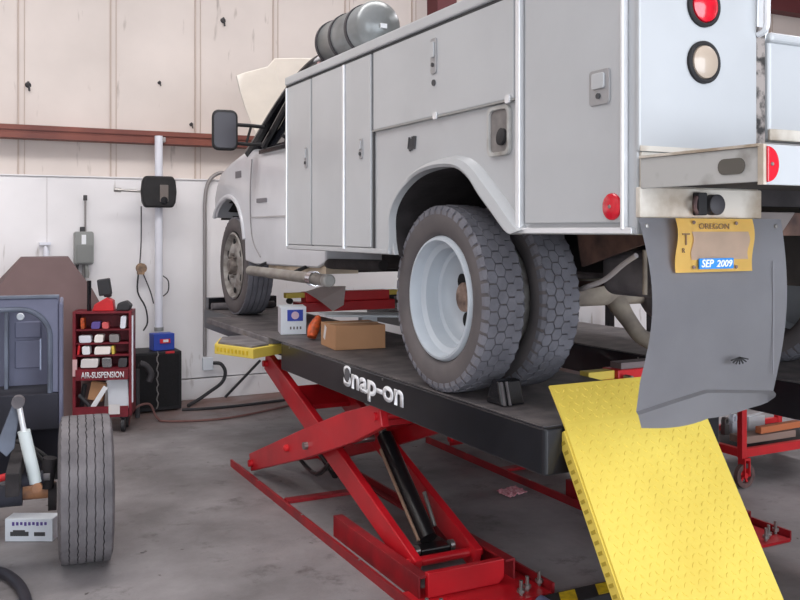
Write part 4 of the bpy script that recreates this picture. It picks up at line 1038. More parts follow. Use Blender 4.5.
for k, (x, y, r, m, lab) in enumerate(((4.92, 4.60, 0.03, 'steel', 'shiny round socket on the red cart shelf'), (5.02, 4.62, 0.035, 'pipe', 'white ring on the red cart shelf'), (4.86, 4.70, 0.045, 'greycast', 'grey round casting on the red cart shelf'))):
    b = nb(); lathe(b, (x, y, 0.262 + r + .062), (0.3, -1, 0), [(-0.015, r * .55), (-0.015, r), (0.015, r), (0.015, r * .55)], 20, closed=True); box(b, x - r * .7, x + r * .7, y - .02, y + .02, 0.262, 0.262 + .07); tag(obj('metal_ring', b, m, smooth=True), lab, 'part')
b = nb(); bar(b, (5.08, 4.58, 0.372), (5.28, 4.56, 0.40), 0.02, 0.01); box(b, 5.1, 5.26, 4.55, 4.6, .226, .375); tag(obj('wrench', b, 'trimw'), 'pale wrench lying across parts on the red cart shelf', 'wrench')
# dark equipment beside the cart, behind the ramp's right edge
dj = thing('transmission_jack', 'dark low shop machine behind the right edge of the yellow ramp', 'machine', (4.35, 4.45, 0))
b = nb(); box(b, 4.18, 4.60, 4.45, 4.85, 0.14, 0.62); obj('housing', b, 'blackbox', dj, bevel=0.02)
b = nb(); tube(b, [(4.22, 4.42, 0.66), (4.40, 4.42, 0.66)], 0.03, 12); obj('chrome_valve', b, 'chrome', dj, smooth=True)
b = nb(); tube(b, [(4.36, 4.42, 0.10), (4.42, 4.42, 0.44)], 0.022, 10); obj('lever', b, 'greycast', dj, smooth=True)
b = nb(); lathe(b, (4.30, 4.42, 0.075), (0, -1, 0), [(-0.03, 0), (-0.03, 0.072), (0.03, 0.072), (0.03, 0)], 20); lathe(b, (4.5, 4.88, 0.075), (0, -1, 0), [(-0.03, 0), (-0.03, 0.072), (0.03, 0.072), (0.03, 0)], 20); obj('wheel', b, 'black', dj, smooth=True)

# bench with clutter under / behind the truck along the far wall
wb = thing('work_bench', 'dusty low work bench along the far wall seen under the truck bed', 'bench', (5.6, 8.2, 0))
obj('worktop', box(nb(), 4.6, 7.4, 7.9, 8.75, 0.86, 0.92), mat('bench_grey', (150, 142, 138), .7), wb, bevel=.004)
for x, y in ((4.66, 7.96), (7.34, 7.96), (4.66, 8.69), (7.34, 8.69)): obj('leg', box(nb(), x - .04, x + .04, y - .04, y + .04, 0, 0.859), 'frame', wb)
obj('lower_shelf', box(nb(), 4.71, 7.29, 8.0, 8.65, 0.3, 0.34), 'frame', wb)
for k, (x, y, sx, sy, sz, m, lab) in enumerate(((5.0, 8.1, .2, .2, .16, 'pipe', 'white jug'), (5.28, 8.15, .12, .12, .26, 'orange', 'orange tub'), (5.52, 8.1, .22, .2, .12, 'strap', 'dark tool case'), (5.95, 8.15, .3, .2, .22, 'tan', 'tan carton'), (6.4, 8.2, .2, .2, .18, 'greycast', 'grey metal tin'))):
    b = nb(); prismZ(b, rrect(x - sx / 2, x + sx / 2, y - sy / 2, y + sy / 2, .03), .921, .921 + sz * .8); prismZ(b, rrect(x - sx / 4, x + sx / 4, y - sy / 4, y + sy / 4, .02), .921 + sz * .8, .921 + sz)
    tag(obj('bench_container', b, m, bevel=.004), lab + ' standing on the low bench behind the truck', 'container')

# ------------------------------------------------------------------ fittings on the far wall
WY = 8.998
hp = thing('wall_heater_post', 'white vertical pipe on the far wall carrying a black rounded unit', 'pipe', (1.906, 8.9, 0.62))
b = nb(); tube(b, [(1.885, 8.82, 0.72), (1.885, 8.82, 2.61)], 0.038, 18); obj('pipe', b, 'pipe', hp, smooth=True)
b = nb(); tube(b, [(1.885, 8.82, 0.725), (1.885, 8.82, 0.76)], 0.045, 18); obj('collar', b, 'ebox', hp, smooth=True)
b = nb(); box(b, 1.862, 1.95, 8.80, 8.898, 2.55, 2.60); obj('clamp', b, 'conduit', hp, bevel=.006)
b = nb(); prism(b, [(-.13, -.15), (.13, -.15), (.155, -.10), (.165, 0), (.155, .10), (.13, .15), (-.13, .15), (-.155, .10), (-.165, 0), (-.155, -.10)], lambda x, z: (1.865 + x, 8.68, 2.065 + z), lambda x, z: (1.865 + x, 8.78, 2.065 + z))
un = obj('black_unit', b, 'black', hp, bevel=0.02, seg=3)
b = nb(); box(b, 1.865, 1.945, 8.670, 8.6795, 1.97, 2.13); obj('unit_badge', b, mat('unit_badge_grey', (112, 104, 100), .5), un, bevel=.004)
b = nb(); lathe(b, (1.905, 8.68, 1.985), (0, -1, 0), [(0, 0), (0, .035), (.012, .033), (.014, 0)], 20); obj('unit_knob', b, 'blackgloss', un, smooth=True)
b = nb(); tube(b, [(1.46, 8.75, 2.078), (1.75, 8.75, 2.065)], 0.012, 8); tube(b, [(1.455, 8.75, 2.078), (1.52, 8.75, 2.075)], 0.020, 8); obj('pull_arm', b, 'steel', un, smooth=True)
# grey control box with antenna and conduit
eb = thing('electrical_box', 'grey electrical box with a short mast on the white lower wall', 'electrical box', (1.21, 8.95, 1.36))
b = nb(); prismY(b, rrect(1.125, 1.295, 1.375, 1.685, 0.02), 8.90, 8.997); bx = obj('housing', b, 'ebox', eb, bevel=.006)
obj('cover', box(nb(), 1.14, 1.28, 8.885, 8.8995, 1.39, 1.56), mat('box_cover', (128, 130, 128), .5), bx, bevel=.004)
obj('warning_label', box(nb(), 1.185, 1.225, 8.893, 8.8998, 1.565, 1.655), 'white', bx)
b = nb(); tube(b, [(1.225, 8.95, 1.685), (1.225, 8.95, 1.99)], 0.010, 8); obj('conduit', b, 'conduit', eb, smooth=True)
b = nb(); tube(b, [(1.225, 8.95, 1.98), (1.225, 8.95, 2.03)], 0.018, 8); obj('conduit_head', b, 'seam', eb, smooth=True)
b = nb(); tube(b, [(1.20, 8.95, 1.685), (1.20, 8.95, 1.73)], 0.024, 10); obj('gland', b, 'seam', eb, smooth=True)
b = nb(); tube(b, [(1.21, 8.95, 1.374), (1.21, 8.95, 0.8)], 0.014, 8); obj('lower_conduit', b, 'conduit', eb, smooth=True)
b = nb(); tube(b, [(1.23, 8.93, 1.37), (1.24, 8.93, 1.29), (1.235, 8.93, 1.25)], 0.02, 8, smooth=3); obj('connector', b, 'ebox', eb, smooth=True)
b = nb(); tube(b, [(1.155, 8.94, 1.374), (1.13, 8.93, 1.25), (1.06, 8.90, 1.12), (1.0, 8.9, 1.0)], 0.013, 8, smooth=4); obj('power_cord', b, 'cord', eb, smooth=True)
# small white nozzle at far left
b = nb(); tube(b, [(0.88, 8.95, 1.38), (0.88, 8.95, 1.50), (0.87, 8.95, 1.55)], [0.03, 0.028, 0.012], 12); box(b, 0.82, 0.92, 8.94, 8.996, 1.56, 1.585)
tag(obj('hose_bib', b, 'pipe', smooth=True), 'small white nozzle fitting on the far wall above the brown tarp', 'fitting')
# bent conduit at right and socket with black cable
b = nb(); tube(b, [(2.60, 8.96, 2.28), (2.50, 8.96, 2.27), (2.41, 8.96, 2.18), (2.375, 8.96, 2.0), (2.372, 8.96, 1.7), (2.372, 8.96, 0.43)], 0.019, 10, smooth=6)
tag(obj('bent_conduit', b, 'conduit', smooth=True), 'grey conduit that bends over at the top beside the truck nose', 'conduit')
so = thing('wall_socket', 'white socket box low on the wall with a black cable plugged in', 'socket', (2.39, 8.95, 0.28))
b = nb(); box(b, 2.345, 2.45, 8.92, 8.968, 0.29, 0.42); obj('socket_box', b, 'cardwhite', so, bevel=.006)
b = nb(); tube(b, [(2.45, 8.93, 0.36), (2.52, 8.90, 0.35), (2.56, 8.88, 0.27), (2.52, 8.86, 0.17), (2.38, 8.82, 0.09), (2.25, 8.75, 0.035), (2.15, 8.65, 0.02), (2.12, 8.6, 0.019)], 0.018, 8, smooth=6); obj('cable', b, 'cord', so, smooth=True)
# hanging cords near the pipe
b = nb(); tube(b, [(1.74, 8.93, 1.93), (1.742, 8.94, 1.6), (1.73, 8.95, 1.36)], 0.006, 6, smooth=4); tube(b, [(1.72, 8.95, 1.30), (1.71, 8.95, 1.1), (1.78, 8.93, .95), (1.80, 8.93, .80), (1.76, 8.93, .72)], 0.008, 6, smooth=4)
tube(b, [(1.76, 8.95, 1.28), (1.83, 8.94, 1.1), (1.86, 8.94, .98)], 0.006, 6, smooth=4); tube(b, [(1.95, 8.93, 1.25), (2.0, 8.93, 1.2), (2.0, 8.93, 1.1), (1.95, 8.93, 1.05)], 0.006, 6, smooth=4)
tag(obj('hanging_cords', b, 'cord', smooth=True), 'thin dark cords hanging on the wall left of the white pipe', 'cord')
b = nb(); lathe(b, (1.735, 8.90, 1.33), (0, -1, 0), [(-.02, 0), (-.02, .05), (.03, .05), (.035, 0)], 12); box(b, 1.70, 1.76, 8.87, 8.94, 1.27, 1.30)
tag(obj('cord_reel', b, mat('tan_reel', (170, 140, 110), .7, rgb2=(110, 92, 80), scale=20), smooth=True), 'small tan reel hanging on the wall left of the white pipe', 'reel')
# black marks/bolts on the upper panels
for k, (x, z, s) in enumerate(((0.735, 3.06, .03), (1.95, 3.17, .018), (2.27, 2.77, .02), (2.60, 3.86, .03), (2.08, 4.05, .012))):
    b = nb(); lathe(b, (x, 9.10, z), (0.1, -1, 0.2), [(0, s), (0.02, s * .7), (0.035, s * .3), (0.04, 0)], 9); bar(b, (x, 9.085, z + s), (x + .01, 9.07, z - s * 2), s * .5, s * .4)
    tag(obj('insulation_pin', b, 'seam'), ['dark pin in the wall panel above the girt, leftmost', 'faint dark pin above the girt near the white pipe', 'small dark pin just above the girt near the mirror', 'dark pin high on the wall above the truck hood', 'tiny high pin on the upper wall above the white pipe'][k], 'wall pin')

# black cabinet with blue box
bc = thing('black_cabinet', 'black metal cabinet standing against the far wall under the white pipe', 'cabinet', (1.80, 8.70, 0))
b = nb(); box(b, 1.56, 2.03, 8.50, 8.89, 0.015, 0.560); obj('body', b, 'blackbox', bc, bevel=.006)
b = nb(); box(b, 1.585, 2.005, 8.490, 8.4995, 0.05, 0.54); obj('door', b, mat('black_mesh_door', (14, 13, 18), .8, var=.4, scale=60), bc, bevel=.003)
obj('red_tag', box(nb(), 1.88, 1.96, 8.487, 8.4995, 0.545, 0.565), 'redcart', bc)
pb = thing('blue_parts_box', 'small blue carton with red and white print on top of the black cabinet', 'box', (1.89, 8.66, 0.573))
b = nb(); obox(b, (1.88, 8.66, 0.641), (0.20, 0.14, 0.155), rz(6)); obj('carton', b, mat('carton_blue', (48, 74, 170), .5), pb, bevel=.003)
b = nb(); obox(b, (1.895, 8.585, 0.65), (0.10, 0.003, 0.04), rz(6)); obj('red_print', b, 'redcart', pb)
b = nb(); obox(b, (1.90, 8.582, 0.652), (0.05, 0.002, 0.025), rz(6)); obj('white_print', b, 'white', pb)
b = nb()
pts = [(1.80 + 0.008 * math.sin(k * 1.9), 8.475, 0.57 - k * 0.028) for k in range(20)]; tube(b, pts, 0.006, 6)
tag(obj('bead_chain', b, 'conduit', smooth=True), 'thin wavy grey cord hanging down the front of the black cabinet', 'cord')

# ------------------------------------------------------------------ red display rack with parts
RA = -18
rk = thing('display_rack', 'dark red wheeled parts display rack with white lettering near the far wall', 'display rack', (1.28, 7.95, 0), RA)
RM = rz(RA); RO = Vector((1.28, 7.95, 0))
def RP(x, y, z): return RO + RM @ Vector((x * 0.84 - 0.035, y, z))
def rbox(bm, x0, x1, y0, y1, z0, z1): return obox(bm, RP((x0 + x1) / 2, (y0 + y1) / 2, (z0 + z1) / 2), ((x1 - x0) * 0.84, y1 - y0, z1 - z0), RM)
hw = 0.27
obj('back_panel', rbox(nb(), -hw, hw, 0.10, 0.12, 0.50, 1.02), 'maroonrack', rk, bevel=.003)
for s in (-1, 1):
    b = nb(); rbox(b, s * hw - 0.015, s * hw + 0.015, -0.12, 0.12, 0.14, 1.02); obj('side_panel', b, 'maroonrack', rk, bevel=.004)
for z in (0.98, 0.865, 0.765, 0.655):
    obj('shelf', rbox(nb(), -hw + .016, hw - .016, -0.10, 0.099, z - 0.125, z - 0.112), 'maroonrack', rk)
sp = obj('sign_board', rbox(nb(), -hw + .016, hw - .016, -0.135, -0.12, 0.445, 0.535), 'maroonrack', rk)
text('sign_lettering', 'AIR-SUSPENSION', 'white', RP(-0.20, -0.1365, 0.463), RM @ Vector((1, 0, 0)), (0, 0, 1), 0.052, 0.345, sp, bold=0.02, depth=.001)
obj('bottom_tray', rbox(nb(), -hw + .016, hw - .016, -0.13, 0.12, 0.14, 0.17), 'maroonrack', rk)
obj('tray_lip', rbox(nb(), -hw + .016, hw - .016, -0.145, -0.131, 0.135, 0.225), 'maroonrack', rk)
obj('white_edge_strip', rbox(nb(), hw + 0.016, hw + 0.028, -0.13, -0.10, 0.25, 0.98), 'pipe', rk)
obj('left_label', rbox(nb(), -hw - .012, -hw + 0.03, -0.128, -0.1205, 0.48, 0.62), mat('pink_label', (214, 176, 178), .6), rk)
for s in (-1, 1):
    for yy in (-0.09, 0.09):
        b = nb(); lathe(b, RP(s * 0.20, yy, 0.062), RM @ Vector((1, 0, 0)), [(-.015, 0), (-.015, .06), (.015, .06), (.015, 0)], 18); rbox(b, s * .2 - .03, s * .2 + .03, yy - .02, yy + .02, .118, .139); obj('caster', b, 'cord', rk, smooth=True)
items = [ # x0,x1,z0,z1,shelf,material,name,label
    (-0.215, -0.165, 0.87, 0.965, 'orange', 'small_bottle', 'orange bottle at the left of the top rack shelf'),
    (-0.12, -0.02, 0.87, 0.93, 'purple', 'parts_packet', 'purple packet on the top rack shelf'),
    (-0.01, 0.07, 0.87, 0.925, 'pinkred', 'parts_packet', 'coral packet on the top rack shelf'),
    (0.16, 0.23, 0.87, 0.975, 'pipe', 'parts_packet', 'white and violet pouch hanging at the right of the top rack shelf'),
    (-0.23, -0.10, 0.755, 0.815, 'pipe', 'parts_packet', 'white packet at the left of the second rack shelf'),
    (-0.09, 0.01, 0.755, 0.82, 'paper', 'parts_packet', 'cream packet in the middle of the second rack shelf'),
    (0.06, 0.17, 0.755, 0.82, 'conduit', 'parts_packet', 'grey packet at the right of the second rack shelf'),
    (-0.252, -0.215, 0.655, 0.735, 'redcart', 'small_bottle', 'bright red bottle at the left of the third rack shelf'),
    (-0.20, -0.11, 0.655, 0.725, 'white', 'parts_packet', 'white packet at the left of the third rack shelf'),
    (-0.09, 0.08, 0.655, 0.72, 'paper', 'parts_packet', 'long cream packet on the third rack shelf'),
    (0.082, 0.125, 0.655, 0.725, 'yellow', 'parts_packet', 'yellow packet on the third rack shelf'),
    (-0.22, -0.04, 0.545, 0.62, 'tape', 'parts_packet', 'wide pale packet on the lowest rack shelf'),
    (-0.01, 0.10, 0.545, 0.625, 'chrome', 'metal_clip', 'shiny clip part on the lowest rack shelf'),
    (0.14, 0.24, 0.545, 0.62, 'strap', 'parts_packet', 'dark packet at the right of the lowest rack shelf')]
for k, (x0, x1, z0, z1, m, nm, lab) in enumerate(items):
    b = nb(); y = -0.11
    sk = 0.018 if k % 2 else -0.012
    f = lambda x, z, dy: RP(x + (z - z0) / (z1 - z0) * sk * 0.5, y + dy, z)
    prism(b, rrect(x0 + .008, x1 - .008, z0 + 0.001, z1, min(.014, (x1 - x0) * .2)), lambda x, z: f(x, z, 0), lambda x, z: f(x, z, 0.09))
    tag(obj(nm, b, m, bevel=.003), lab, 'packet' if 'packet' in nm else ('bottle' if 'bottle' in nm else 'clip'))
# cartons and tools below the sign
b = nb(); obox(b, RP(-0.06, -0.05, 0.34), (0.12, 0.07, 0.15), RM @ Matrix.Rotation(R(12), 3, 'Y')); tag(obj('small_carton', b, 'card', bevel=.003), 'brown carton under the lettered sign of the rack', 'carton')
b = nb(); obox(b, RP(0.145, -0.02, 0.325), (0.17, 0.12, 0.27), RM @ Matrix.Rotation(R(-3), 3, 'Y')); tag(obj('white_carton', b, 'cardwhite', bevel=.003), 'white carton at the right of the rack bottom tray', 'carton')
b = nb(); obox(b, RP(-0.03, -0.112, 0.30), (0.04, 0.012, 0.20), RM @ Matrix.Rotation(R(32), 3, 'Y')); tag(obj('white_card', b, 'white', bevel=.002), 'white card leaning across the rack bottom tray', 'card')
b = nb(); tube(b, [RP(-0.22, -0.02, 0.19), RP(-0.19, -0.05, 0.36), RP(-0.18, -0.05, 0.40)], .02, 8); tube(b, [RP(-0.23, -0.09, 0.32), RP(-0.14, -0.10, 0.24), RP(-0.12, -0.10, 0.19)], .018, 8); tag(obj('scissor_clamp', b, 'cord', smooth=True), 'dark crossed tool in the rack bottom tray', 'tool')
b = nb(); obox(b, RP(0.12, -0.1488, 0.20), (0.09, 0.006, 0.08), RM); tag(obj('price_card', b, 'tape'), 'small pale card on the front lip of the rack', 'card')
# things on top of the rack
obj('top_tray', rbox(nb(), -hw + .016, hw - .016, -0.12, 0.12, 1.0, 1.015), 'maroonrack', rk)
b = nb(); prism(b, [(-0.11, 1.016), (0.10, 1.016), (0.09, 1.10), (0.03, 1.13), (-0.09, 1.07)], lambda x, z: RP(x, -0.06, z), lambda x, z: RP(x, 0.06, z)); tag(obj('red_caddy', b, 'redcart', bevel=.006), 'red caddy on top of the display rack', 'caddy')
b = nb(); obox(b, RP(-0.0, 0.0, 1.215), (0.10, 0.09, 0.14), RM @ Matrix.Rotation(R(-8), 3, 'Y')); obox(b, RP(0.03, 0.0, 1.145), (0.06, 0.06, 0.03), RM); tag(obj('black_tester', b, 'cord', bevel=.01), 'black boxy tester standing on the red caddy of the rack', 'tester')
b = nb(); tube(b, [RP(-0.15, 0, 1.016), RP(-0.15, 0, 1.27)], .018, 8); tag(obj('black_rod', b, 'blackgloss', smooth=True), 'black upright rod on top of the display rack', 'rod')
b = nb(); prism(b, [(0.12, 1.016), (0.25, 1.016), (0.27, 1.06), (0.22, 1.10), (0.14, 1.08)], lambda x, z: RP(x, -0.08, z), lambda x, z: RP(x, 0.06, z)); tag(obj('black_pouch', b, 'cord', bevel=.012), 'black pouch at the right on top of the display rack', 'pouch')
# roll of cable and looped cord between rack and cabinet
b = nb(); tube(b, [(1.60, 8.28, 0.50), (1.66, 8.28, 0.47), (1.70, 8.28, 0.40), (1.68, 8.28, 0.33)], 0.03, 10, smooth=4); tube(b, [(1.58, 8.27, 0.015), (1.58, 8.28, 0.45)], .02, 8)
tag(obj('grey_hose_reel', b, 'strap', smooth=True), 'grey hose on a stand between the rack and the black cabinet', 'hose')
b = nb(); tube(b, [(1.45, 8.0, 0.012), (1.52, 8.1, 0.13), (1.66, 8.15, 0.15), (1.72, 8.12, 0.03), (1.8, 8.0, .012), (2.3, 7.9, .012), (3.0, 8.2, .012)], 0.010, 8, smooth=6)
tag(obj('floor_hose', b, mat('reddish_hose', (120, 84, 80), .7), smooth=True), 'thin reddish hose looping over the floor below the rack', 'hose')
b = nb(); tube(b, [(2.02, 8.45, 0.014), (2.25, 8.4, 0.014), (2.6, 8.4, 0.014), (3.2, 8.5, 0.014)], 0.013, 8, smooth=6)
tag(obj('floor_cable', b, 'cord', smooth=True), 'black cable lying on the floor along the far wall', 'cable')
b = nb(); bar(b, (2.55, 8.85, 0.02), (2.95, 8.95, 0.35), 0.02, 0.02); tag(obj('leaning_rod', b, 'cord'), 'dark rod leaning on the wall seen under the runway front', 'rod')

# ------------------------------------------------------------------ stripped old vehicle at left, under a brown tarp
VA = -7.0; VO = Vector((0.67, 4.88, 0)); VM = rz(VA)
def VP(x, y, z): return VO + VM @ Vector((x, y, z))
def vbox(bm, x0, x1, y0, y1, z0, z1): return obox(bm, VP((x0 + x1) / 2, (y0 + y1) / 2, (z0 + z1) / 2), (x1 - x0, y1 - y0, z1 - z0), VM)
ov = thing('stripped_vehicle', 'stripped old blue grey vehicle body with exposed axle and fat tire at the left edge', 'vehicle', (0.67, 4.88, 0), VA)
RT = 0.37; TW = 0.255
def vt(x):
    c = VP(x, 0, RT)
    t = rib_tire('wheel', (0, 0, 0), RT, TW, 0.20, ov, 'tireold', 5, 'tireold')
    mt = Matrix.Translation(c) @ Matrix.Rotation(R(VA), 4, 'Z')
    for o_ in [t] + list(t.children): o_.data.transform(mt)
    b = nb(); lathe(b, c, VM @ Vector((1 if x > -.5 else -1, 0, 0)), [(0.10, 0.205), (0.06, 0.19), (0.0, 0.17), (0.02, 0.08), (0.05, 0.05), (0.05, 0), (-.02, 0), (-.06, 0.19), (-0.10, 0.205)], 32); obj('rim', b, 'frame', t, smooth=True)
vt(0.0); vt(-1.50)
# body: side skins, arched rear opening, inner panel
W0, W1, YB = -1.42, -0.135, 0.42
def arch_frame(bm):
    # frame plate with an arch shaped opening, right part seen
    outer = [(W0, 0.80), (W1, 0.80), (W1, 1.31), (W1 - 0.01, 1.322), (W0 + 0.01, 1.322), (W0, 1.31)]
    x1 = W1 - 0.045; x0 = W0 + 0.045; zt = 1.265; r = 0.16
    inner = [(x1, 0.80)] + [(x1 - r + r * math.cos(R(a)), zt - r + r * math.sin(R(a))) for a in range(0, 91, 10)] + [(x0 + r - r * math.cos(R(90 - a)), zt - r + r * math.sin(R(90 - a))) for a in range(0, 91, 10)] + [(x0, 0.80)]
    poly = [(W1, 0.80), (W1, 1.31), (W1 - .012, 1.322), (W0 + .012, 1.322), (W0, 1.31), (W0, 0.80)] + [p for p in reversed(inner)]
    prism(bm, poly, lambda x, z: VP(x, YB, z), lambda x, z: VP(x, YB + 0.03, z))
    return inner
b = nb(); inner = arch_frame(b); fr = obj('arched_frame', b, 'tub', ov, bevel=.006)
b = nb(); tube(b, [VP(x, YB - .006, z) for x, z in inner], 0.014, 8); obj('arch_bead', b, 'tublight', ov, smooth=True)
b = nb(); vbox(b, W0, W1, YB - 0.015, YB + 0.045, 1.3225, 1.340); obj('top_rim', b, 'tublight', ov, bevel=.004)
b = nb(); vbox(b, W1 + .001, W1 + 0.022, YB - 0.03, YB + 0.42, 0.56, 1.30); obj('outer_side_skin', b, 'tub', ov, bevel=.012)
b = nb(); vbox(b, W0 - .045, W0 - .001, YB - 0.03, YB + 0.42, 0.56, 1.30); obj('outer_side_skin', b, 'tub', ov, bevel=.012)
b = nb(); vbox(b, W0, W1, YB + 0.30, YB + 0.33, 0.80, 1.32); ip = obj('inner_panel', b, 'tub', ov)
b = nb(); vbox(b, W1 - .29, W1 - .27, YB + .18, YB + .2995, 0.80, 1.30); obj('divider_post', b, 'tublight', ov, bevel=.003)
b = nb(); vbox(b, W1 - .24, W1 - .10, YB + .285, YB + .2995, 0.90, 1.06); vbox(b, W1 - .24, W1 - .10, YB + .285, YB + .2995, 1.075, 1.17); obj('pressed_panel', b, 'tub', ip, bevel=.006)
b = nb(); vbox(b, W1 - .098, W1 - .090, YB - .012, YB + .03, 0.93, 1.10); obj('hinge_strip', b, mat('strip_pale', (130, 138, 160), .5), ov)
b = nb(); lathe(b, VP(W1 - .21, YB + .28, 1.20), VM @ Vector((0, -1, 0)), [(0, 0), (0, .022), (.012, .018), (.012, 0)], 14); obj('grommet', b, 'cardwhite', ip, smooth=True)
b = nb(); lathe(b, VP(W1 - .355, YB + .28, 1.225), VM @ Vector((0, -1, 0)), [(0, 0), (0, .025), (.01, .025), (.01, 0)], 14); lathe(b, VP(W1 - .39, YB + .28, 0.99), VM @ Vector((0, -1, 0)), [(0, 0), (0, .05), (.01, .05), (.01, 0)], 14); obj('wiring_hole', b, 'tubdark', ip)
b = nb(); lathe(b, VP(W1 - .345, YB + .27, 1.165), VM @ Vector((0, -1, 0)), [(0, 0), (0, .022), (.012, .018), (.012, 0)], 14); obj('marker_bulb', b, 'paper', ip, smooth=True)
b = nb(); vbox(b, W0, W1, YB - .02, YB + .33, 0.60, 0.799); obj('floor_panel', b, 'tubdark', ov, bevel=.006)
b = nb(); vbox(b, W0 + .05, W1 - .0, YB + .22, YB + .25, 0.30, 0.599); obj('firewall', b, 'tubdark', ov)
for x in (-1.15, -0.36):
    b = nb(); vbox(b, x, x + 0.06, -0.35, YB + 1.6, 0.45, 0.56); obj('chassis_rail', b, 'frame', ov, bevel=.004)
b = nb(); tube(b, [VP(-1.30, 0.02, 0.37), VP(-0.145, 0.02, 0.37)], 0.040, 16); obj('axle_tube', b, 'axle', ov, smooth=True)
b = nb(); tube(b, [VP(-0.30, -0.02, 0.37), VP(-0.60, -0.02, 0.37)], 0.055, 16); obj('axle_housing', b, 'tubdark', ov, smooth=True)
b = nb(); tube(b, [VP(-1.2, -0.07, 0.455), VP(-0.17, -0.09, 0.465)], 0.018, 10); obj('tie_rod', b, 'greycast', ov, smooth=True)
b = nb(); tube(b, [VP(-0.19, -.04, 0.40), VP(-.17, -.05, 0.55)], 0.035, 12); tube(b, [VP(-0.18, 0, 0.34), VP(-.14, 0, 0.34)], 0.07, 16); obj('steering_knuckle', b, 'frame', ov, smooth=True)
b = nb(); tube(b, [VP(-0.235, -.12, 0.45), VP(-0.29, -.12, 0.71)], 0.030, 18); sh = obj('shock_absorber', b, 'shock', ov, smooth=True)
b = nb(); tube(b, [VP(-0.288, -.12, 0.70), VP(-0.312, -.12, 0.84)], 0.014, 10); obj('rod', b, 'trimw', sh, smooth=True)
b = nb(); lathe(b, VP(-0.315, -.12, 0.855), VM @ Vector((0, -1, 0)), [(-.03, 0), (-.03, .03), (.03, .03), (.03, 0)], 18); obj('upper_bushing', b, 'greycast', sh, smooth=True)
b = nb(); lathe(b, VP(-0.228, -.12, 0.43), VM @ Vector((0, -1, 0)), [(-.03, 0), (-.03, .024), (.03, .024), (.03, 0)], 18); obj('lower_bushing', b, 'axle', sh, smooth=True)
b = nb(); prism(b, [(-0.335, 0.86), (-0.30, 0.87), (-0.335, 0.62), (-0.37, 0.58), (-0.42, 0.63)], lambda x, z: VP(x, -.09, z), lambda x, z: VP(x, -.06, z)); obj('shock_tower', b, 'tublight', ov, bevel=.004)
b = nb(); tube(b, [VP(-.40, -.10, .48), VP(-.33, -.12, .50)], .018, 10); obj('red_joint_boot', b, 'redcart', ov, smooth=True)
b = nb(); tube(b, [VP(-.52, -.10, .47), VP(-.41, -.10, .478)], .018, 10); obj('white_link', b, 'trimw', ov, smooth=True)
b = nb(); tube(b, [VP(-.30, -.10, .46), VP(-.20, -.10, .47)], .032, 12); obj('brake_drum_cylinder', b, 'tubdark', ov, smooth=True)
b = nb()
for x in (-.10,-.06): tube(b, [VP(-0.5, .2, .62), VP(-.3, .1, .60), VP(x-.1, .05, .5), VP(x - .08, .02, .42)], .010, 8, smooth=4)
obj('brake_hose', b, 'black', ov, smooth=True)
# pale plate on the ground under the axle
pp = thing('printed_carton', 'white printed carton standing under the axle of the stripped vehicle', 'carton', (0.43, 5.29, 0), -27)
CC = Vector((0.43, 5.29, 0)); CM = rz(-27)
def cbox(bm, x0, x1, y0, y1, z0, z1): return obox(bm, CC + CM @ Vector(((x0 + x1) / 2, (y0 + y1) / 2, (z0 + z1) / 2)), (x1 - x0, y1 - y0, z1 - z0), CM)
b = nb(); cbox(b, -0.13, 0.13, 0.0, 0.11, 0.001, 0.125); obj('carton_body', b, 'cardwhite', pp, bevel=.003)
b = nb()
for k in range(9): cbox(b, -0.09 + k * .022, -0.077 + k * .022, -0.002, -0.0002, 0.088 + .002 * (k % 3), 0.108)
obj('heading_print', b, 'purple', pp)
b = nb(); cbox(b, -0.10, 0.0, -0.002, -0.0002, 0.032, 0.055); cbox(b, -0.085, -0.02, -0.002, -0.0002, 0.0552, 0.064); cbox(b, 0.03, 0.09, -0.002, -0.0002, 0.032, 0.053); obj('picture_print', b, 'seam', pp)
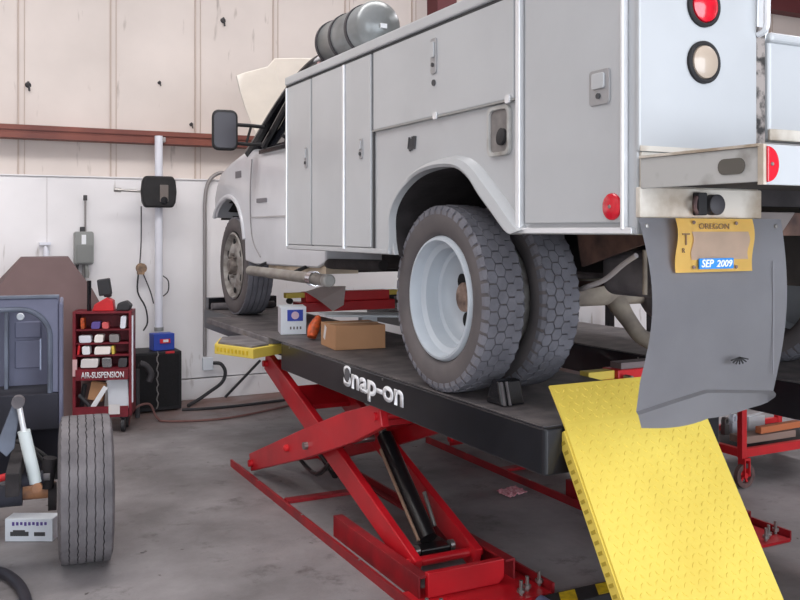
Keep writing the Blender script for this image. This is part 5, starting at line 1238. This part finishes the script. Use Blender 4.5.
b = nb(); vbox(b, -0.60, -0.455, -0.02, 0.12, 0.001, 0.14); tag(obj('blue_carton', b, mat('pale_blue_board', (150, 190, 214), .6), bevel=.004), 'pale blue carton at the left edge beside the printed carton', 'carton')
# air hose at lower left corner
b = nb(); tube(b, [(-0.3, 4.80, 0.03), (0.05, 4.86, 0.03), (0.22, 4.84, 0.03), (0.31, 4.68, 0.03), (0.345, 4.38, .03), (0.30, 4.0, .03), (0.1, 3.7, 0.03)], 0.026, 12, smooth=8)
tag(obj('air_hose', b, 'hose', smooth=True), 'thick black hose curving across the floor at the lower left corner', 'hose')
# brown tarp tent behind the vehicle body
b = nb()
A = [(-1.9, 1.40), (-0.38, 1.40), (-0.12, 1.12), (0.10, 0.95), (0.10, 0.80), (-1.9, 0.80)]
top = [VP(-1.3, 2.6, 1.46), VP(-0.62, 2.6, 1.46), VP(-0.62, 3.4, 1.46), VP(-1.3, 3.4, 1.46)]
def TP(px_, py_, pz_): return Vector((px_, py_, pz_))
lv = [([0.25, 0.02], 1.465), ]
tops = [TP(0.62, 8.42, 1.46), TP(1.00, 8.38, 1.46), TP(1.04, 8.75, 1.46), TP(0.66, 8.8, 1.46)]
mids = [TP(0.42, 8.36, 1.18), TP(1.19, 8.30, 1.18), TP(1.24, 8.85, 1.18), TP(0.40, 8.85, 1.18)]
mid2 = [TP(0.28, 8.30, 0.96), TP(1.33, 8.26, 0.90), TP(1.38, 8.88, 0.90), TP(0.25, 8.88, 0.96)]
lows = [TP(0.20, 8.25, 0.02), TP(1.27, 8.22, 0.02), TP(1.30, 8.88, 0.02), TP(0.18, 8.88, 0.02)]
L_ = []
def subdiv(ring4, n=5):
    out = []
    for i in range(4):
        a, c = ring4[i], ring4[(i + 1) % 4]
        for k in range(n): out.append(b.verts.new(a.lerp(c, k / n) + Vector((0.008 * math.sin(k * 2.1 + i), 0.012 * math.sin(k * 1.7), 0))))
    return out
rs = [subdiv(q) for q in (tops, mids, mid2, lows)]
b.faces.new(rs[0])
for p, q in zip(rs, rs[1:]): bridge(b, p, q)
tag(obj('tarp_cover', b, 'tarp', smooth=True, angle=25), 'brown tarp draped over machinery behind the stripped vehicle', 'tarp')
